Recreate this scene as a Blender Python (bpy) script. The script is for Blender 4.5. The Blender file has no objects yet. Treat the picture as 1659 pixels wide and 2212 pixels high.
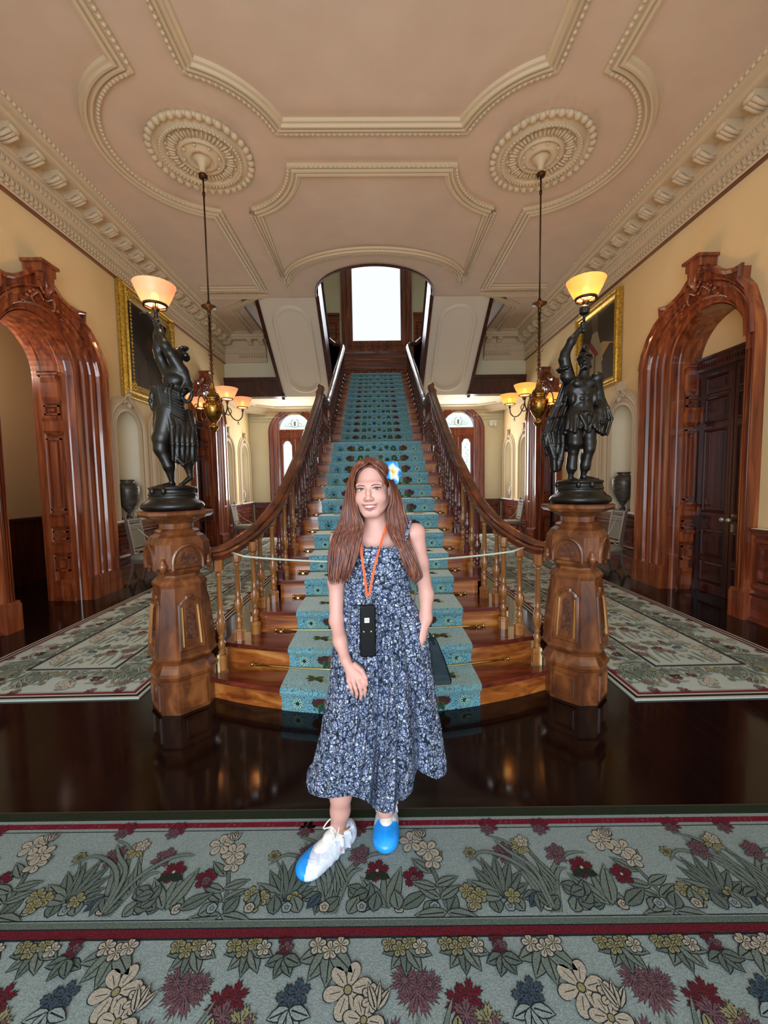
import bpy, math, random
import numpy as np
from mathutils import Vector, Matrix
from mathutils.geometry import delaunay_2d_cdt
PI = math.pi
sin, cos = math.sin, math.cos
rnd = random.Random(7)
scene = bpy.context.scene
COL = scene.collection

# ------------------------------------------------------------------ camera, world, lights, exposure
F = 870.0; CAMH = 1.558
cam = bpy.data.cameras.new('camera')
cam.sensor_fit = 'HORIZONTAL'; cam.sensor_width = 36.0; cam.lens = F / 1659 * 36
cam.clip_start = 0.02; cam.clip_end = 200
camo = bpy.data.objects.new('camera', cam); COL.objects.link(camo)
RM = Matrix.Rotation(-.0144, 3, 'Z') @ Matrix.Rotation(PI/2 - .0701, 3, 'X') @ Matrix.Rotation(-.0157, 3, 'Z')
camo.matrix_world = Matrix.Translation((0, 0, CAMH)) @ RM.to_4x4()
scene.camera = camo
def at(x, y, Y):
    """world point at depth Y seen at photo pixel (x, y): used to measure sizes"""
    v = RM @ Vector(((x - 829.5) / F, -(y - 1106) / F, -1.0))
    return Vector((0, 0, CAMH)) + v * (Y / v.y)

vs = scene.view_settings
vs.view_transform = 'Standard'; vs.look = 'None'; vs.gamma = 1.0; vs.use_curve_mapping = False
vs.exposure = 0.45
WORLD_S = .9
w = bpy.data.worlds.new('world'); scene.world = w; w.use_nodes = True
nt = w.node_tree; nt.nodes.clear()
bg = nt.nodes.new('ShaderNodeBackground'); wo = nt.nodes.new('ShaderNodeOutputWorld')
bg.inputs[0].default_value = (.86, .93, 1.0, 1); bg.inputs[1].default_value = WORLD_S
nt.links.new(bg.outputs[0], wo.inputs[0])

def area(name, loc, rot, sx, sy, power, color):
    l = bpy.data.lights.new(name, 'AREA'); l.shape = 'RECTANGLE'; l.size = sx; l.size_y = sy
    l.energy = power; l.color = color
    o = bpy.data.objects.new(name, l); o.location = loc; o.rotation_euler = rot; COL.objects.link(o)
    return o
def point(name, loc, power, color, r=.05, parent=None):
    l = bpy.data.lights.new(name, 'POINT'); l.energy = power; l.color = color; l.shadow_soft_size = r
    o = bpy.data.objects.new(name, l); o.location = loc; COL.objects.link(o)
    if parent: o.parent = parent
    return o
# daylight through the front doors behind the camera, the rear doors and the landing window
area('front_door_daylight', (-.6, -2.0, 1.9), (math.radians(82), 0, 0), 3.0, 2.8, 175, (.77, .89, 1.0))
area('rear_door_daylight_left', (-2.67, 13.22, 2.3), (math.radians(-90), 0, 0), 1.0, 2.4, 80, (.93, .97, 1.0))
area('rear_door_daylight_right', (2.67, 13.22, 2.3), (math.radians(-90), 0, 0), 1.0, 2.4, 80, (.93, .97, 1.0))
area('landing_window_daylight', (.05, 13.15, 7.2), (math.radians(-90), 0, 0), 1.4, 2.0, 40, (.85, .92, 1.0))

# ------------------------------------------------------------------ mesh helpers
class MB:
    def __init__(s): s.v = []; s.f = []; s.m = []; s.sm = []; s.cur = 0; s.smooth = False; s.T = None
    def vert(s, p):
        p = Vector(p)
        if s.T is not None: p = s.T @ p
        s.v.append(p); return len(s.v) - 1
    def face(s, idx):
        s.f.append(tuple(idx)); s.m.append(s.cur); s.sm.append(s.smooth)
    def quad(s, *pts): s.face([s.vert(p) for p in pts])
    def box(s, c, d, R=None, taper=1.0):
        c = Vector(c); hx, hy, hz = d[0]/2, d[1]/2, d[2]/2; ids = []
        for z in (-1, 1):
            k = taper if z > 0 else 1
            for x, y in ((-1, -1), (1, -1), (1, 1), (-1, 1)):
                p = Vector((x*hx*k, y*hy*k, z*hz))
                if R is not None: p = R @ p
                ids.append(s.vert(c + p))
        a = ids; sm = s.smooth; s.smooth = False
        for q in ((3, 2, 1, 0), (4, 5, 6, 7), (0, 1, 5, 4), (1, 2, 6, 5), (2, 3, 7, 6), (3, 0, 4, 7)): s.face([a[i] for i in q])
        s.smooth = sm
    def box2(s, a, b): s.box([(a[i]+b[i])/2 for i in range(3)], [abs(b[i]-a[i]) for i in range(3)])
    def bar(s, a, b, wx, wy, up=(0, 0, 1)):
        a = Vector(a); b = Vector(b); d = b - a; L = d.length; z = d.normalized()
        u = Vector(up)
        if abs(z.dot(u)) > .99: u = Vector((0, 1, 0))
        x = u.cross(z).normalized(); y = z.cross(x)
        R = Matrix((x, y, z)).transposed()
        s.box((a + b) / 2, (wx, wy, L), R)
    def loft(s, rings, closed=True, cap=True, smooth=None):
        """rings: lists of equal length of points"""
        sm = s.smooth
        if smooth is not None: s.smooth = smooth
        ids = [[s.vert(p) for p in r] for r in rings]; n = len(ids[0])
        for a, b in zip(ids, ids[1:]):
            for i in range(n if closed else n - 1):
                j = (i + 1) % n; s.face((a[i], a[j], b[j], b[i]))
        if cap and closed:
            s.smooth = False
            s.face(list(reversed(ids[0]))); s.face(ids[-1])
        s.smooth = sm
    def lathe(s, prof, n=24, c=(0, 0, 0), R=None, ph=0.0, cap=True, smooth=True, sx=1, sy=1):
        c = Vector(c); rings = []
        for r, z in prof:
            ring = []
            for i in range(n):
                t = 2*PI*i/n + ph; p = Vector((r*cos(t)*sx, r*sin(t)*sy, z))
                if R is not None: p = R @ p
                ring.append(c + p)
            rings.append(ring)
        s.loft(rings, cap=cap, smooth=smooth)
    def ball(s, c, r, n=10, m=7, R=None, sm=True):
        if not hasattr(r, '__len__'): r = (r, r, r)
        c = Vector(c); rings = []
        for j in range(m + 1):
            a = PI * j / m - PI/2; rr = max(cos(a), .02)
            ring = []
            for i in range(n):
                p = Vector((rr*cos(2*PI*i/n)*r[0], rr*sin(2*PI*i/n)*r[1], sin(a)*r[2]))
                if R is not None: p = R @ p
                ring.append(c + p)
            rings.append(ring)
        s.loft(rings, smooth=sm)
    def tube(s, path, r, n=8, cap=True, smooth=True, flat=1.0, up=None):
        path = [Vector(p) for p in path]; k = len(path)
        rr = r if hasattr(r, '__len__') else [r]*k
        t0 = (path[1]-path[0]).normalized()
        u = Vector(up) if up else (Vector((0, 0, 1)) if abs(t0.z) < .9 else Vector((1, 0, 0)))
        x = u.cross(t0).normalized(); rings = []
        for i, p in enumerate(path):
            t = (path[min(i+1, k-1)] - path[max(i-1, 0)]).normalized()
            if up: x = Vector(up).cross(t).normalized()
            else: x = (x - t * x.dot(t)).normalized()
            y = t.cross(x)
            rings.append([p + x*(rr[i]*cos(2*PI*j/n)) + y*(rr[i]*flat*sin(2*PI*j/n)) for j in range(n)])
        s.loft(rings, cap=cap, smooth=smooth)
    def sweep(s, path, prof, nrm, closed=False, pclosed=False, smooth=False, cap=True):
        """prof (u, v): u to the side (nrm x tangent), v along nrm; nrm constant"""
        path = [Vector(p) for p in path]; N = Vector(nrm).normalized(); k = len(path); rings = []
        for i, p in enumerate(path):
            if closed: a = path[i-1]; b = path[(i+1) % k]
            else: a = path[max(i-1, 0)]; b = path[min(i+1, k-1)]
            d1 = (p - a); d2 = (b - p)
            if d1.length < 1e-9: d1 = d2
            if d2.length < 1e-9: d2 = d1
            l1 = N.cross(d1.normalized()); l2 = N.cross(d2.normalized())
            l = (l1 + l2); q = max(l.dot(l1) / max(l.length, 1e-6), .35) if l.length > 1e-6 else 1
            l = l.normalized() / q if l.length > 1e-6 else l1
            rings.append([p + l*u + N*v for u, v in prof])
        if closed: rings.append(rings[0])
        s.loft(rings, closed=pclosed, cap=pclosed and cap and not closed, smooth=smooth)
    def poly(s, outer, holes, to3, both=None):
        """flat polygon (2-D) with holes; to3 maps (a, b) to 3-D"""
        pts = []; edges = []
        for loop in [outer] + list(holes):
            b0 = len(pts); pts += [Vector(p) for p in loop]
            edges += [(b0+i, b0+(i+1) % len(loop)) for i in range(len(loop))]
        V, E_, Fc, *_ = delaunay_2d_cdt(pts, edges, [], 0, 1e-6)
        base = len(s.v)
        for p in V: s.vert(to3(p.x, p.y))
        for f in Fc:
            c = sum((V[i] for i in f), Vector((0, 0))) / len(f)
            if inside(c, outer) and not any(inside(c, h) for h in holes): s.face([base+i for i in f])
    def slab(s, outer, holes, to3, t0, t1):
        """extruded polygon with holes; to3(a, b, t)"""
        s.poly(outer, holes, lambda a, b: to3(a, b, t0)); s.poly(outer, holes, lambda a, b: to3(a, b, t1))
        for loop in [outer] + list(holes):
            n = len(loop)
            for i in range(n):
                a, b = loop[i], loop[(i+1) % n]
                s.quad(to3(a[0], a[1], t0), to3(b[0], b[1], t0), to3(b[0], b[1], t1), to3(a[0], a[1], t1))
    def build(s, name, mats, parent=None, loc=None, recalc=True):
        me = bpy.data.meshes.new(name)
        me.from_pydata([tuple(p) for p in s.v], [], s.f)
        if not hasattr(mats, '__len__'): mats = [mats]
        for m in mats: me.materials.append(m)
        me.polygons.foreach_set('material_index', s.m); me.polygons.foreach_set('use_smooth', s.sm)
        if recalc:
            import bmesh
            b = bmesh.new(); b.from_mesh(me); bmesh.ops.recalc_face_normals(b, faces=b.faces); b.to_mesh(me); b.free()
        me.update()
        o = bpy.data.objects.new(name, me); COL.objects.link(o)
        if parent: o.parent = parent
        if loc: o.location = loc
        return o
def inside(p, poly):
    x, y = p[0], p[1]; r = False; n = len(poly)
    for i in range(n):
        x1, y1 = poly[i]; x2, y2 = poly[i-1]
        if (y1 > y) != (y2 > y) and x < (x2-x1)*(y-y1)/(y2-y1)+x1: r = not r
    return r
def arc(cx, cy, rx, ry, a0, a1, n):
    return [(cx + rx*cos(math.radians(a0+(a1-a0)*i/n)), cy + ry*sin(math.radians(a0+(a1-a0)*i/n))) for i in range(n+1)]
def catmull(pts, n=6):
    pts = [Vector(p) for p in pts]; P = [2*pts[0]-pts[1]] + pts + [2*pts[-1]-pts[-2]]; out = []
    for i in range(1, len(P)-2):
        for j in range(n):
            t = j/n; a, b, c, d = P[i-1:i+3]
            out.append(.5*((2*b)+(c-a)*t+(2*a-5*b+4*c-d)*t*t+(3*b-a-3*c+d)*t**3))
    out.append(pts[-1]); return out
def interp(x, xs, ys): return float(np.interp(x, xs, ys))

def empty(name, loc=(0, 0, 0), rz=0.0):
    o = bpy.data.objects.new(name, None); o.location = loc; o.rotation_euler = (0, 0, rz)
    o.empty_display_size = .1; COL.objects.link(o); return o
def tag(o, label=None, cat=None, group=None, kind=None):
    if label: o['label'] = label
    if cat: o['category'] = cat
    if group: o['group'] = group
    if kind: o['kind'] = kind
    return o
def thing(name, label, cat, loc=(0, 0, 0), rz=0.0, group=None): return tag(empty(name, loc, rz), label, cat, group)
def dup(root, loc=None, rz=None, label=None, mirror=False):
    def cp(o, parent):
        c = o.copy(); COL.objects.link(c); c.parent = parent
        for ch in list(o.children): cp(ch, c)
        return c
    r = cp(root, None)
    if loc is not None: r.location = loc
    if rz is not None: r.rotation_euler = (0, 0, rz)
    if label: r['label'] = label
    return r

# ------------------------------------------------------------------ materials
def lin(h):
    h = h.lstrip('#'); c = [int(h[i:i+2], 16)/255 for i in (0, 2, 4)]
    return tuple((x/12.92 if x <= .04045 else ((x+.055)/1.055)**2.4) for x in c) + (1,)
def base_mat(name, col, rough=.6, metal=0, coat=0, spec=.5, emit=None, es=0, sss=0, trans=0):
    m = bpy.data.materials.new(name); m.use_nodes = True; b = m.node_tree.nodes['Principled BSDF']
    b.inputs['Base Color'].default_value = lin(col) if isinstance(col, str) else col
    b.inputs['Roughness'].default_value = rough; b.inputs['Metallic'].default_value = metal
    b.inputs['Coat Weight'].default_value = coat; b.inputs['Coat Roughness'].default_value = .08
    b.inputs['Specular IOR Level'].default_value = spec
    if emit: b.inputs['Emission Color'].default_value = lin(emit); b.inputs['Emission Strength'].default_value = es
    if sss: b.inputs['Subsurface Weight'].default_value = sss; b.inputs['Subsurface Radius'].default_value = (.012, .005, .003)
    if trans: b.inputs['Transmission Weight'].default_value = trans
    return m
def nodes(m): return m.node_tree.nodes, m.node_tree.links, m.node_tree.nodes['Principled BSDF']
def noise_mat(name, c1, c2, scale=(8, 8, 8), rough=.6, metal=0, coat=0, nscale=1.0, detail=4, bump=0.0, bdist=.01, spec=.5, dist=0.0, lo=.3, hi=.7, c3=None, coord='Object', sss=0):
    m = base_mat(name, c1, rough, metal, coat, spec, sss=sss); N, L, b = nodes(m)
    tc = N.new('ShaderNodeTexCoord'); mp = N.new('ShaderNodeMapping'); no = N.new('ShaderNodeTexNoise'); cr = N.new('ShaderNodeValToRGB')
    mp.inputs['Scale'].default_value = scale; no.inputs['Scale'].default_value = nscale; no.inputs['Detail'].default_value = detail
    no.inputs['Distortion'].default_value = dist
    cr.color_ramp.elements[0].position = lo; cr.color_ramp.elements[0].color = lin(c1)
    cr.color_ramp.elements[1].position = hi; cr.color_ramp.elements[1].color = lin(c2)
    if c3: e = cr.color_ramp.elements.new((lo+hi)/2); e.color = lin(c3)
    L.new(tc.outputs[coord], mp.inputs[0]); L.new(mp.outputs[0], no.inputs['Vector']); L.new(no.outputs['Fac'], cr.inputs[0]); L.new(cr.outputs[0], b.inputs['Base Color'])
    if bump:
        bu = N.new('ShaderNodeBump'); bu.inputs['Strength'].default_value = bump; bu.inputs['Distance'].default_value = bdist
        L.new(no.outputs['Fac'], bu.inputs['Height']); L.new(bu.outputs[0], b.inputs['Normal'])
    return m
def wood(name, dark, mid, light, axis='z', coat=.6, rough=.35, s=1.0):
    sc = {'z': (14, 14, 1.1), 'x': (1.1, 14, 14), 'y': (14, 1.1, 14)}[axis]
    return noise_mat(name, dark, light, tuple(q*s for q in sc), rough, coat=coat, detail=6, dist=.6, lo=.32, hi=.72, c3=mid)

M = {}
M['ceiling'] = noise_mat('ceiling_plaster', '#c9b09a', '#cfb7a1', (3, 3, 3), .8)
M['soffit'] = base_mat('soffit_plaster_daylit', '#d9cdbb', .8)  # paler than the ceiling: daylight from the rear is put into the colour
M['plaster'] = base_mat('moulded_plaster', '#cfb999', .6)
M['cream'] = noise_mat('cream_wall', '#e2c592', '#e8cd9b', (2, 2, 2), .75)
M['palecream'] = noise_mat('pale_cream_wall', '#dcd2b4', '#e0d8bc', (2, 2, 2), .75)
M['niche'] = base_mat('niche_plaster', '#e4d8bc', .6)
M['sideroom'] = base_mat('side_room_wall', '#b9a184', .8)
M['woodz'] = wood('koa_wood_upright', '#4a1e10', '#7c381f', '#a55a30')
M['woody'] = wood('koa_wood_along', '#3f180e', '#6e2f1b', '#8f4626', 'y')
M['woodx'] = wood('koa_wood_across', '#4a1d10', '#7d3a1e', '#a05527', 'x')
M['casing'] = wood('casing_wood', '#5a2412', '#8a4020', '#ab6033', coat=.7, rough=.3)
M['darkwood'] = wood('dark_panel_wood', '#2b0f0a', '#451b12', '#57281b')
M['newel'] = noise_mat('burl_newel_wood', '#43200f', '#8f552b', (9, 9, 4), .36, coat=.35, detail=8, dist=.8, c3='#683718')
M['burl'] = noise_mat('burl_inlay', '#341810', '#70432a', (30, 30, 30), .4, coat=.4, detail=6, dist=2, c3='#4f2a1a')
M['pale'] = wood('pale_edge_wood', '#8a5a28', '#b78746', '#d3a765')
M['step'] = wood('step_wood', '#6a3014', '#a35a24', '#c98743', 'x', coat=.8, rough=.22)
M['tread'] = wood('tread_wood', '#3f160e', '#63261a', '#83381f', 'x', coat=.9, rough=.2)
M['bal_l'] = wood('light_baluster_wood', '#6d3a18', '#99602c', '#bd8645', coat=.7)
M['bal_d'] = wood('dark_baluster_wood', '#38130e', '#552018', '#6f3022', coat=.8, rough=.25)
M['rail'] = wood('handrail_wood', '#34140b', '#592816', '#773d22', 'y', coat=.8, rough=.28)
M['bronze'] = noise_mat('dark_bronze', '#14110f', '#2a241f', (9, 9, 9), .33, metal=.45, bump=.15, bdist=.004, spec=.6)
M['brass'] = noise_mat('aged_brass', '#6a4a1c', '#c79a4c', (25, 25, 25), .3, metal=1, detail=5)
M['darkbrass'] = base_mat('dark_brass', '#4d3520', .4, metal=.8)
M['gold'] = noise_mat('gilded_frame', '#a37418', '#e3bd55', (30, 30, 30), .35, metal=.7, bump=.4, bdist=.004)
M['rod'] = base_mat('brass_stair_rod', '#cdb27a', .25, metal=1)
M['pewter'] = noise_mat('pewter_vase', '#3d3a35', '#67625a', (6, 6, 20), .4, metal=.5)
M['white'] = base_mat('white_ceramic', '#e6e6df', .3)
M['black'] = base_mat('black_plastic', '#050506', .5, spec=.2)
M['stone'] = base_mat('sill_marble', '#e7e3da', .3)
M['dark'] = base_mat('dark_interior', '#2a1712', .6)
def floor_mat():
    m = base_mat('dark_polished_boards', '#1a0c09', .14, coat=0, spec=.35); N, L, b = nodes(m)
    tc = N.new('ShaderNodeTexCoord'); mp = N.new('ShaderNodeMapping'); mp.inputs['Scale'].default_value = (9, .35, 1)
    br = N.new('ShaderNodeTexNoise'); br.inputs['Scale'].default_value = 1; br.inputs['Detail'].default_value = 5
    cr = N.new('ShaderNodeValToRGB'); cr.color_ramp.elements[0].color = lin('#0c0504'); cr.color_ramp.elements[1].color = lin('#1c0d0b')
    L.new(tc.outputs['Object'], mp.inputs[0]); L.new(mp.outputs[0], br.inputs['Vector']); L.new(br.outputs['Fac'], cr.inputs[0])
    L.new(cr.outputs[0], b.inputs['Base Color'])
    wv = N.new('ShaderNodeTexBrick'); wv.inputs['Scale'].default_value = 1; wv.inputs['Brick Width'].default_value = 3.1; wv.inputs['Row Height'].default_value = .11
    wv.inputs['Mortar Size'].default_value = .0015; wv.inputs['Color1'].default_value = (1, 1, 1, 1); wv.inputs['Color2'].default_value = (1, 1, 1, 1); wv.inputs['Mortar'].default_value = (0, 0, 0, 1)
    mp2 = N.new('ShaderNodeMapping'); mp2.inputs['Rotation'].default_value = (0, 0, PI/2); L.new(tc.outputs['Object'], mp2.inputs[0]); L.new(mp2.outputs[0], wv.inputs['Vector'])
    n2 = N.new('ShaderNodeTexNoise'); n2.inputs['Scale'].default_value = 2.5; n2.inputs['Detail'].default_value = 6; L.new(tc.outputs['Object'], n2.inputs['Vector'])
    mr = N.new('ShaderNodeMapRange'); mr.inputs['From Min'].default_value = .3; mr.inputs['From Max'].default_value = .7; mr.inputs['To Min'].default_value = .05; mr.inputs['To Max'].default_value = .15
    L.new(n2.outputs['Fac'], mr.inputs[0]); L.new(mr.outputs[0], b.inputs['Roughness'])
    bu = N.new('ShaderNodeBump'); bu.inputs['Strength'].default_value = .4; bu.inputs['Distance'].default_value = .002
    L.new(wv.outputs['Color'], bu.inputs['Height']); L.new(bu.outputs[0], b.inputs['Normal'])
    return m
M['floor'] = floor_mat()
def pile(name, c1, c2, sc=220, rough=.95, bump=.5):
    m = noise_mat(name, c1, c2, (1, 1, 1), rough, nscale=sc, detail=2, bump=bump, bdist=.003, spec=.1, lo=.35, hi=.65); return m
PC = dict(bg=('#68726f', '#7f8985'), line=('#15181a', '#23272a'), leaf=('#4f5750', '#666e63'), leaf2=('#424b44', '#596259'), cream=('#857c6e', '#9d9483'),
          red=('#45121a', '#5f1c24'), pink=('#4d3338', '#67494d'), yellow=('#6a6444', '#827b58'), blue=('#2b3640', '#3a4650'), green=('#1c2217', '#272d1e'), crim=('#56101e', '#6e1a2b'), brown=('#352a25', '#463832'))
PK = list(PC); PM = [pile('rug_' + k, *PC[k]) for k in PK]; PI_ = {k: i for i, k in enumerate(PK)}
PR = dict(PC, bg=('#a3aea6', '#bcc5b9'), line=('#3c4038', '#4c5147'), leaf=('#858e80', '#989f90'), leaf2=('#6e786b', '#838c7e'), cream=('#b3ab9a', '#c6bfae'), yellow=('#8f8a66', '#a39d78'), red=('#642a2c', '#7a3a3a'), pink=('#7b6060', '#8f7472'), blue=('#55616a', '#69757b'), crim=('#66202c', '#7d2d3a'))
PMR = [pile('runner_' + k, *PR[k]) for k in PK]
def glow(name, col, e, tr=.25):
    m = bpy.data.materials.new(name); m.use_nodes = True; N = m.node_tree.nodes; L = m.node_tree.links; N.clear()
    o = N.new('ShaderNodeOutputMaterial'); mx = N.new('ShaderNodeMixShader'); mx.inputs[0].default_value = tr
    b = N.new('ShaderNodeBsdfPrincipled'); b.inputs['Base Color'].default_value = lin(col); b.inputs['Roughness'].default_value = .35
    b.inputs['Emission Color'].default_value = lin(col); b.inputs['Emission Strength'].default_value = e
    t = N.new('ShaderNodeBsdfTransparent'); t.inputs[0].default_value = (1, .85, .65, 1)
    L.new(b.outputs[0], mx.inputs[1]); L.new(t.outputs[0], mx.inputs[2]); L.new(mx.outputs[0], o.inputs[0]); return m
M['shade'] = glow('frosted_pink_shade', '#e8ac80', .35)
M['shade_y'] = glow('frosted_amber_shade', '#f0b25a', .5)
def emitter(name, col, s):
    m = base_mat(name, col, emit=col, es=s); return m
M['bulb'] = emitter('lit_bulb', '#ffc873', 14)
def glass_mat(name, etched=False):
    m = bpy.data.materials.new(name); m.use_nodes = True; N = m.node_tree.nodes; L = m.node_tree.links; N.clear()
    o = N.new('ShaderNodeOutputMaterial'); mx = N.new('ShaderNodeMixShader'); mx.inputs[0].default_value = .1
    t = N.new('ShaderNodeBsdfTransparent'); g = N.new('ShaderNodeBsdfGlossy'); g.inputs['Roughness'].default_value = .05
    if etched:
        t.inputs[0].default_value = (.93, .95, .86, 1)
    L.new(t.outputs[0], mx.inputs[1]); L.new(g.outputs[0], mx.inputs[2]); L.new(mx.outputs[0], o.inputs[0]); return m
M['glass'] = glass_mat('window_glass'); M['etched'] = glass_mat('etched_glass', True)
M['etch'] = base_mat('etched_lines', '#8f968a', .5)
# ------------------------------------------------------------------ the room
def struct(name, mb, mats, parent=None):
    o = mb.build(name, mats, parent); o['kind'] = 'structure'; return o
XW = 4.13; YE = 11.3; YR = 13.3; ZC = 5.6
b = MB(); b.box2((-7.5, -2.2, -.12), (7.5, YR+.3, 0)); struct('floor', b, M['floor'])
trim_n = [0]
def trim_name(): trim_n[0] += 1; return 'trim_%d' % trim_n[0]
def archpath(c, hw, z0, zs, za, n=20, hn=None):
    """open outline far jamb -> arch -> near jamb in (y, z)"""
    hn = hw if hn is None else hn; cx = c + (hw - hn)/2; rx = (hw + hn)/2
    return [(c+hw, z0), (c+hw, z0+(zs-z0)*.5)] + [(cx + rx*cos(PI*i/n), zs + (za-zs)*sin(PI*i/n)) for i in range(n+1)] + [(c-hn, z0+(zs-z0)*.5), (c-hn, z0)]
DOORS = [5.04, 9.74]; NICHES = [6.79, 7.98, 11.24, 12.64]
def wall(s, side):
    holes = [archpath(c, .57, -.0, 3.08, 3.66) for c in DOORS] + [archpath(c, .32, 1.04, 2.5, 2.82) for c in NICHES]
    holes = [[(y, z if z > 0 else -.09) for y, z in h] for h in holes]
    b = MB(); outer = [(-1.2, -.10), (YR, -.10), (YR, 4.1), (YE+.02, 4.1), (YE+.02, ZC), (-1.2, ZC)]
    b.slab(outer, holes, lambda y, z, t: (s*(XW+t), y, z), 0, .5)
    struct('wall_' + side, b, M['cream'])
wall(-1, 'left'); wall(1, 'right')

def casing(s, c, num, leafs):
    root = tag(empty('door_%d' % num, (s*XW, c, 0)), kind='structure')
    def P(y, z, t): return (s*t, y, z)          # t > 0 goes into the wall
    inner = archpath(0, .57, 0, 3.08, 3.66, 28); outer = archpath(0, 1.17, 0, 3.08, 4.0, 28, .74)
    prof = [(0, .0), (0, -.06), (.03, -.075), (.10, -.075), (.12, -.055), (.24, -.055), (.26, -.085), (.34, -.095), (.36, -.07), (.46, -.065), (.48, -.09), (.56, -.10), (.60, -.075), (.68, -.075), (.71, -.11), (.84, -.12), (.88, -.10), (.94, -.13), (1, -.13), (1, 0)]
    b = MB(); rings = []
    for (y0, z0), (y1, z1) in zip(inner, outer):
        rings.append([P(y0+(y1-y0)*u, z0+(z1-z0)*u, h) for u, h in prof])
    b.loft(rings, closed=False, smooth=False)
    for y0, y1 in ((.565, 1.19), (-.76, -.565)): b.box2(P(y0, 0, -.14), P(y1, .30, 0)); b.box2(P(y0, .30, -.125), P(y1, .33, 0))
    b.build('casing', M['casing'], root)
    # hood above the arch with its shoulders
    half = [(1.17, 2.95), (1.16, 3.2), (1.10, 3.42), (.98, 3.62), (.84, 3.76), (.73, 3.82), (.75, 3.95), (.62, 3.92), (.48, 3.93), (.34, 3.99), (.24, 4.07), (.14, 4.12)]
    near = [(-.06, 4.12), (-.14, 4.05), (-.24, 3.97), (-.34, 3.91), (-.43, 3.88), (-.52, 3.88), (-.51, 3.76), (-.60, 3.64), (-.68, 3.4), (-.71, 3.1), (-.71, 2.95)]
    hole = [(1.0, 2.95)] + [(.2 + .80*cos(PI*i/18), 3.05 + .78*sin(PI*i/18)) for i in range(19)] + [(-.6, 2.95)]
    out = half + near; b = MB()
    b.slab(out + hole[::-1], [], lambda y, z, t: P(y, z, -t), 0, .10)
    b.sweep([P(y, z, -.10) for y, z in out[1:-1]], [(-.035, 0), (-.035, .03), (0, .05), (.02, .03), (.02, 0)], (-s, 0, 0), pclosed=False)
    inn = [((y-.09)*.86+.09, (z-3.3)*.84+3.27) for y, z in out[1:-1]]
    b.sweep([P(y, z, -.10) for y, z in inn], [(-.02, 0), (-.012, .018), (.012, .018), (.02, 0)], (-s, 0, 0))
    b.build('hood', M['casing'], root)
    # carved keystone with scrolls
    b = MB(); b.box((s*-.12, .04, 4.17), (.22, .22, .10)); b.box((s*-.13, .04, 4.235), (.26, .27, .035)); b.box((s*-.12, .04, 4.05), (.20, .15, .20), taper=1.1)
    for sg in (-1, 1):
        b.tube([P(.04+sg*(.10*cos(t)*(1-t/9)), 4.03-.02*t+.07*sin(t)*(1-t/9), -.17) for t in [i*.5 for i in range(14)]], .016, 6)
        for k in range(5): b.ball(P(.04+sg*(.06+.055*k), 3.90-.012*k*k+.0*k, -.13), (.022, .034-.003*k, .03-.002*k), 8, 5)
        b.tube(catmull([P(.04+sg*.02, 3.82, -.15), P(.04+sg*.10, 3.88, -.17), P(.04+sg*.17, 3.80, -.14), P(.04+sg*.13, 3.75, -.13)], 4), .014, 6)
    for k in range(3): b.tube([P(.04+(k-1)*.05, 4.10, -.20), P(.04+(k-1)*.03, 3.98, -.22), P(.04, 3.86, -.17)], [.022, .026, .012], 7)
    b.build('keystone', M['casing'], root)
    # deep reveal with panels and bosses
    b = MB(); D = .5
    rings = [[P(y*.985, z-.008, t) for t in (-.06, .03, .045, .12, .135, .36, .375, .46, .475, D)] for y, z in inner]
    rings = [[(p[0], p[1]*(.985 if i in (2, 3, 6, 7) else 1), p[2]-(0 if i in (2, 3, 6, 7) else 0)) for i, p in enumerate(r)] for r in rings]
    b.loft(rings, closed=False, smooth=False)
    b.build('reveal', M['casing'], root)
    for sg in (1, -1):
        b = MB(); y = sg*.552
        def boss(z0, z1, w, d, tap=.72):
            zc = (z0+z1)/2; h = z1-z0
            b.loft([[P(y, zz, .245-ww), P(y, zz, .245+ww), P(y-sg*dd, zz, .245+ww*.86), P(y-sg*dd, zz, .245-ww*.86)] for zz, ww, dd in
                    ((z0, w*tap, d*.5), (z0+h*.22, w, d), (z1-h*.28, w, d), (z1-h*.1, w*.85, d*1.25), (z1, w*.85, d*1.25))], smooth=False)
        def frame(z0, z1, w=.10):
            for a, c2 in (((.245-w, z0), (.245-w+.022, z1)), ((.245+w-.022, z0), (.245+w, z1)), ((.245-w, z0), (.245+w, z0+.022)), ((.245-w, z1-.022), (.245+w, z1))):
                b.box2(P(y, a[1], a[0]), P(y-sg*.022, c2[1], c2[0]))
            b.box2(P(y, z0+.05, .245-w*.45), P(y-sg*.03, z1-.05, .245+w*.45))
        boss(0, .30, .15, .04, 1); frame(.42, .62); boss(.64, .84, .13, .05); frame(.86, .98); boss(1.0, 1.23, .13, .055); frame(1.26, 2.24)
        boss(2.28, 2.53, .13, .055); frame(2.55, 2.68); boss(2.70, 3.08, .13, .04, .8); boss(3.06, 3.12, .16, .06, 1)
        b.build('jamb_panel', M['casing'], root)
    if leafs:
        X = .34; b = MB()
        b.box2(P(-.56, 0, X-.06), P(-.50, 3.1, X+.08)); b.box2(P(.50, 0, X-.06), P(.56, 3.1, X+.08))
        b.box2(P(-.56, 2.98, X-.1), P(.56, 3.12, X+.08)); b.box2(P(-.56, 3.12, X-.14), P(.56, 3.15, X+.08)); b.box2(P(-.57, 0, X+.06), P(.57, 3.1, X+.10))
        for i in range(28): b.box(P(-.52+i*.0385, 3.05, X-.11), (.02, .02, .05))
        b.build('door_frame', M['darkwood'], root)
        b = MB(); ar = [(y*.97, max(z, 3.14)) for y, z in inner if z > 3.05]
        b.poly(ar, [], lambda y, z: P(y, z, X)); b.build('tympanum', M['cream'], root)
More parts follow.
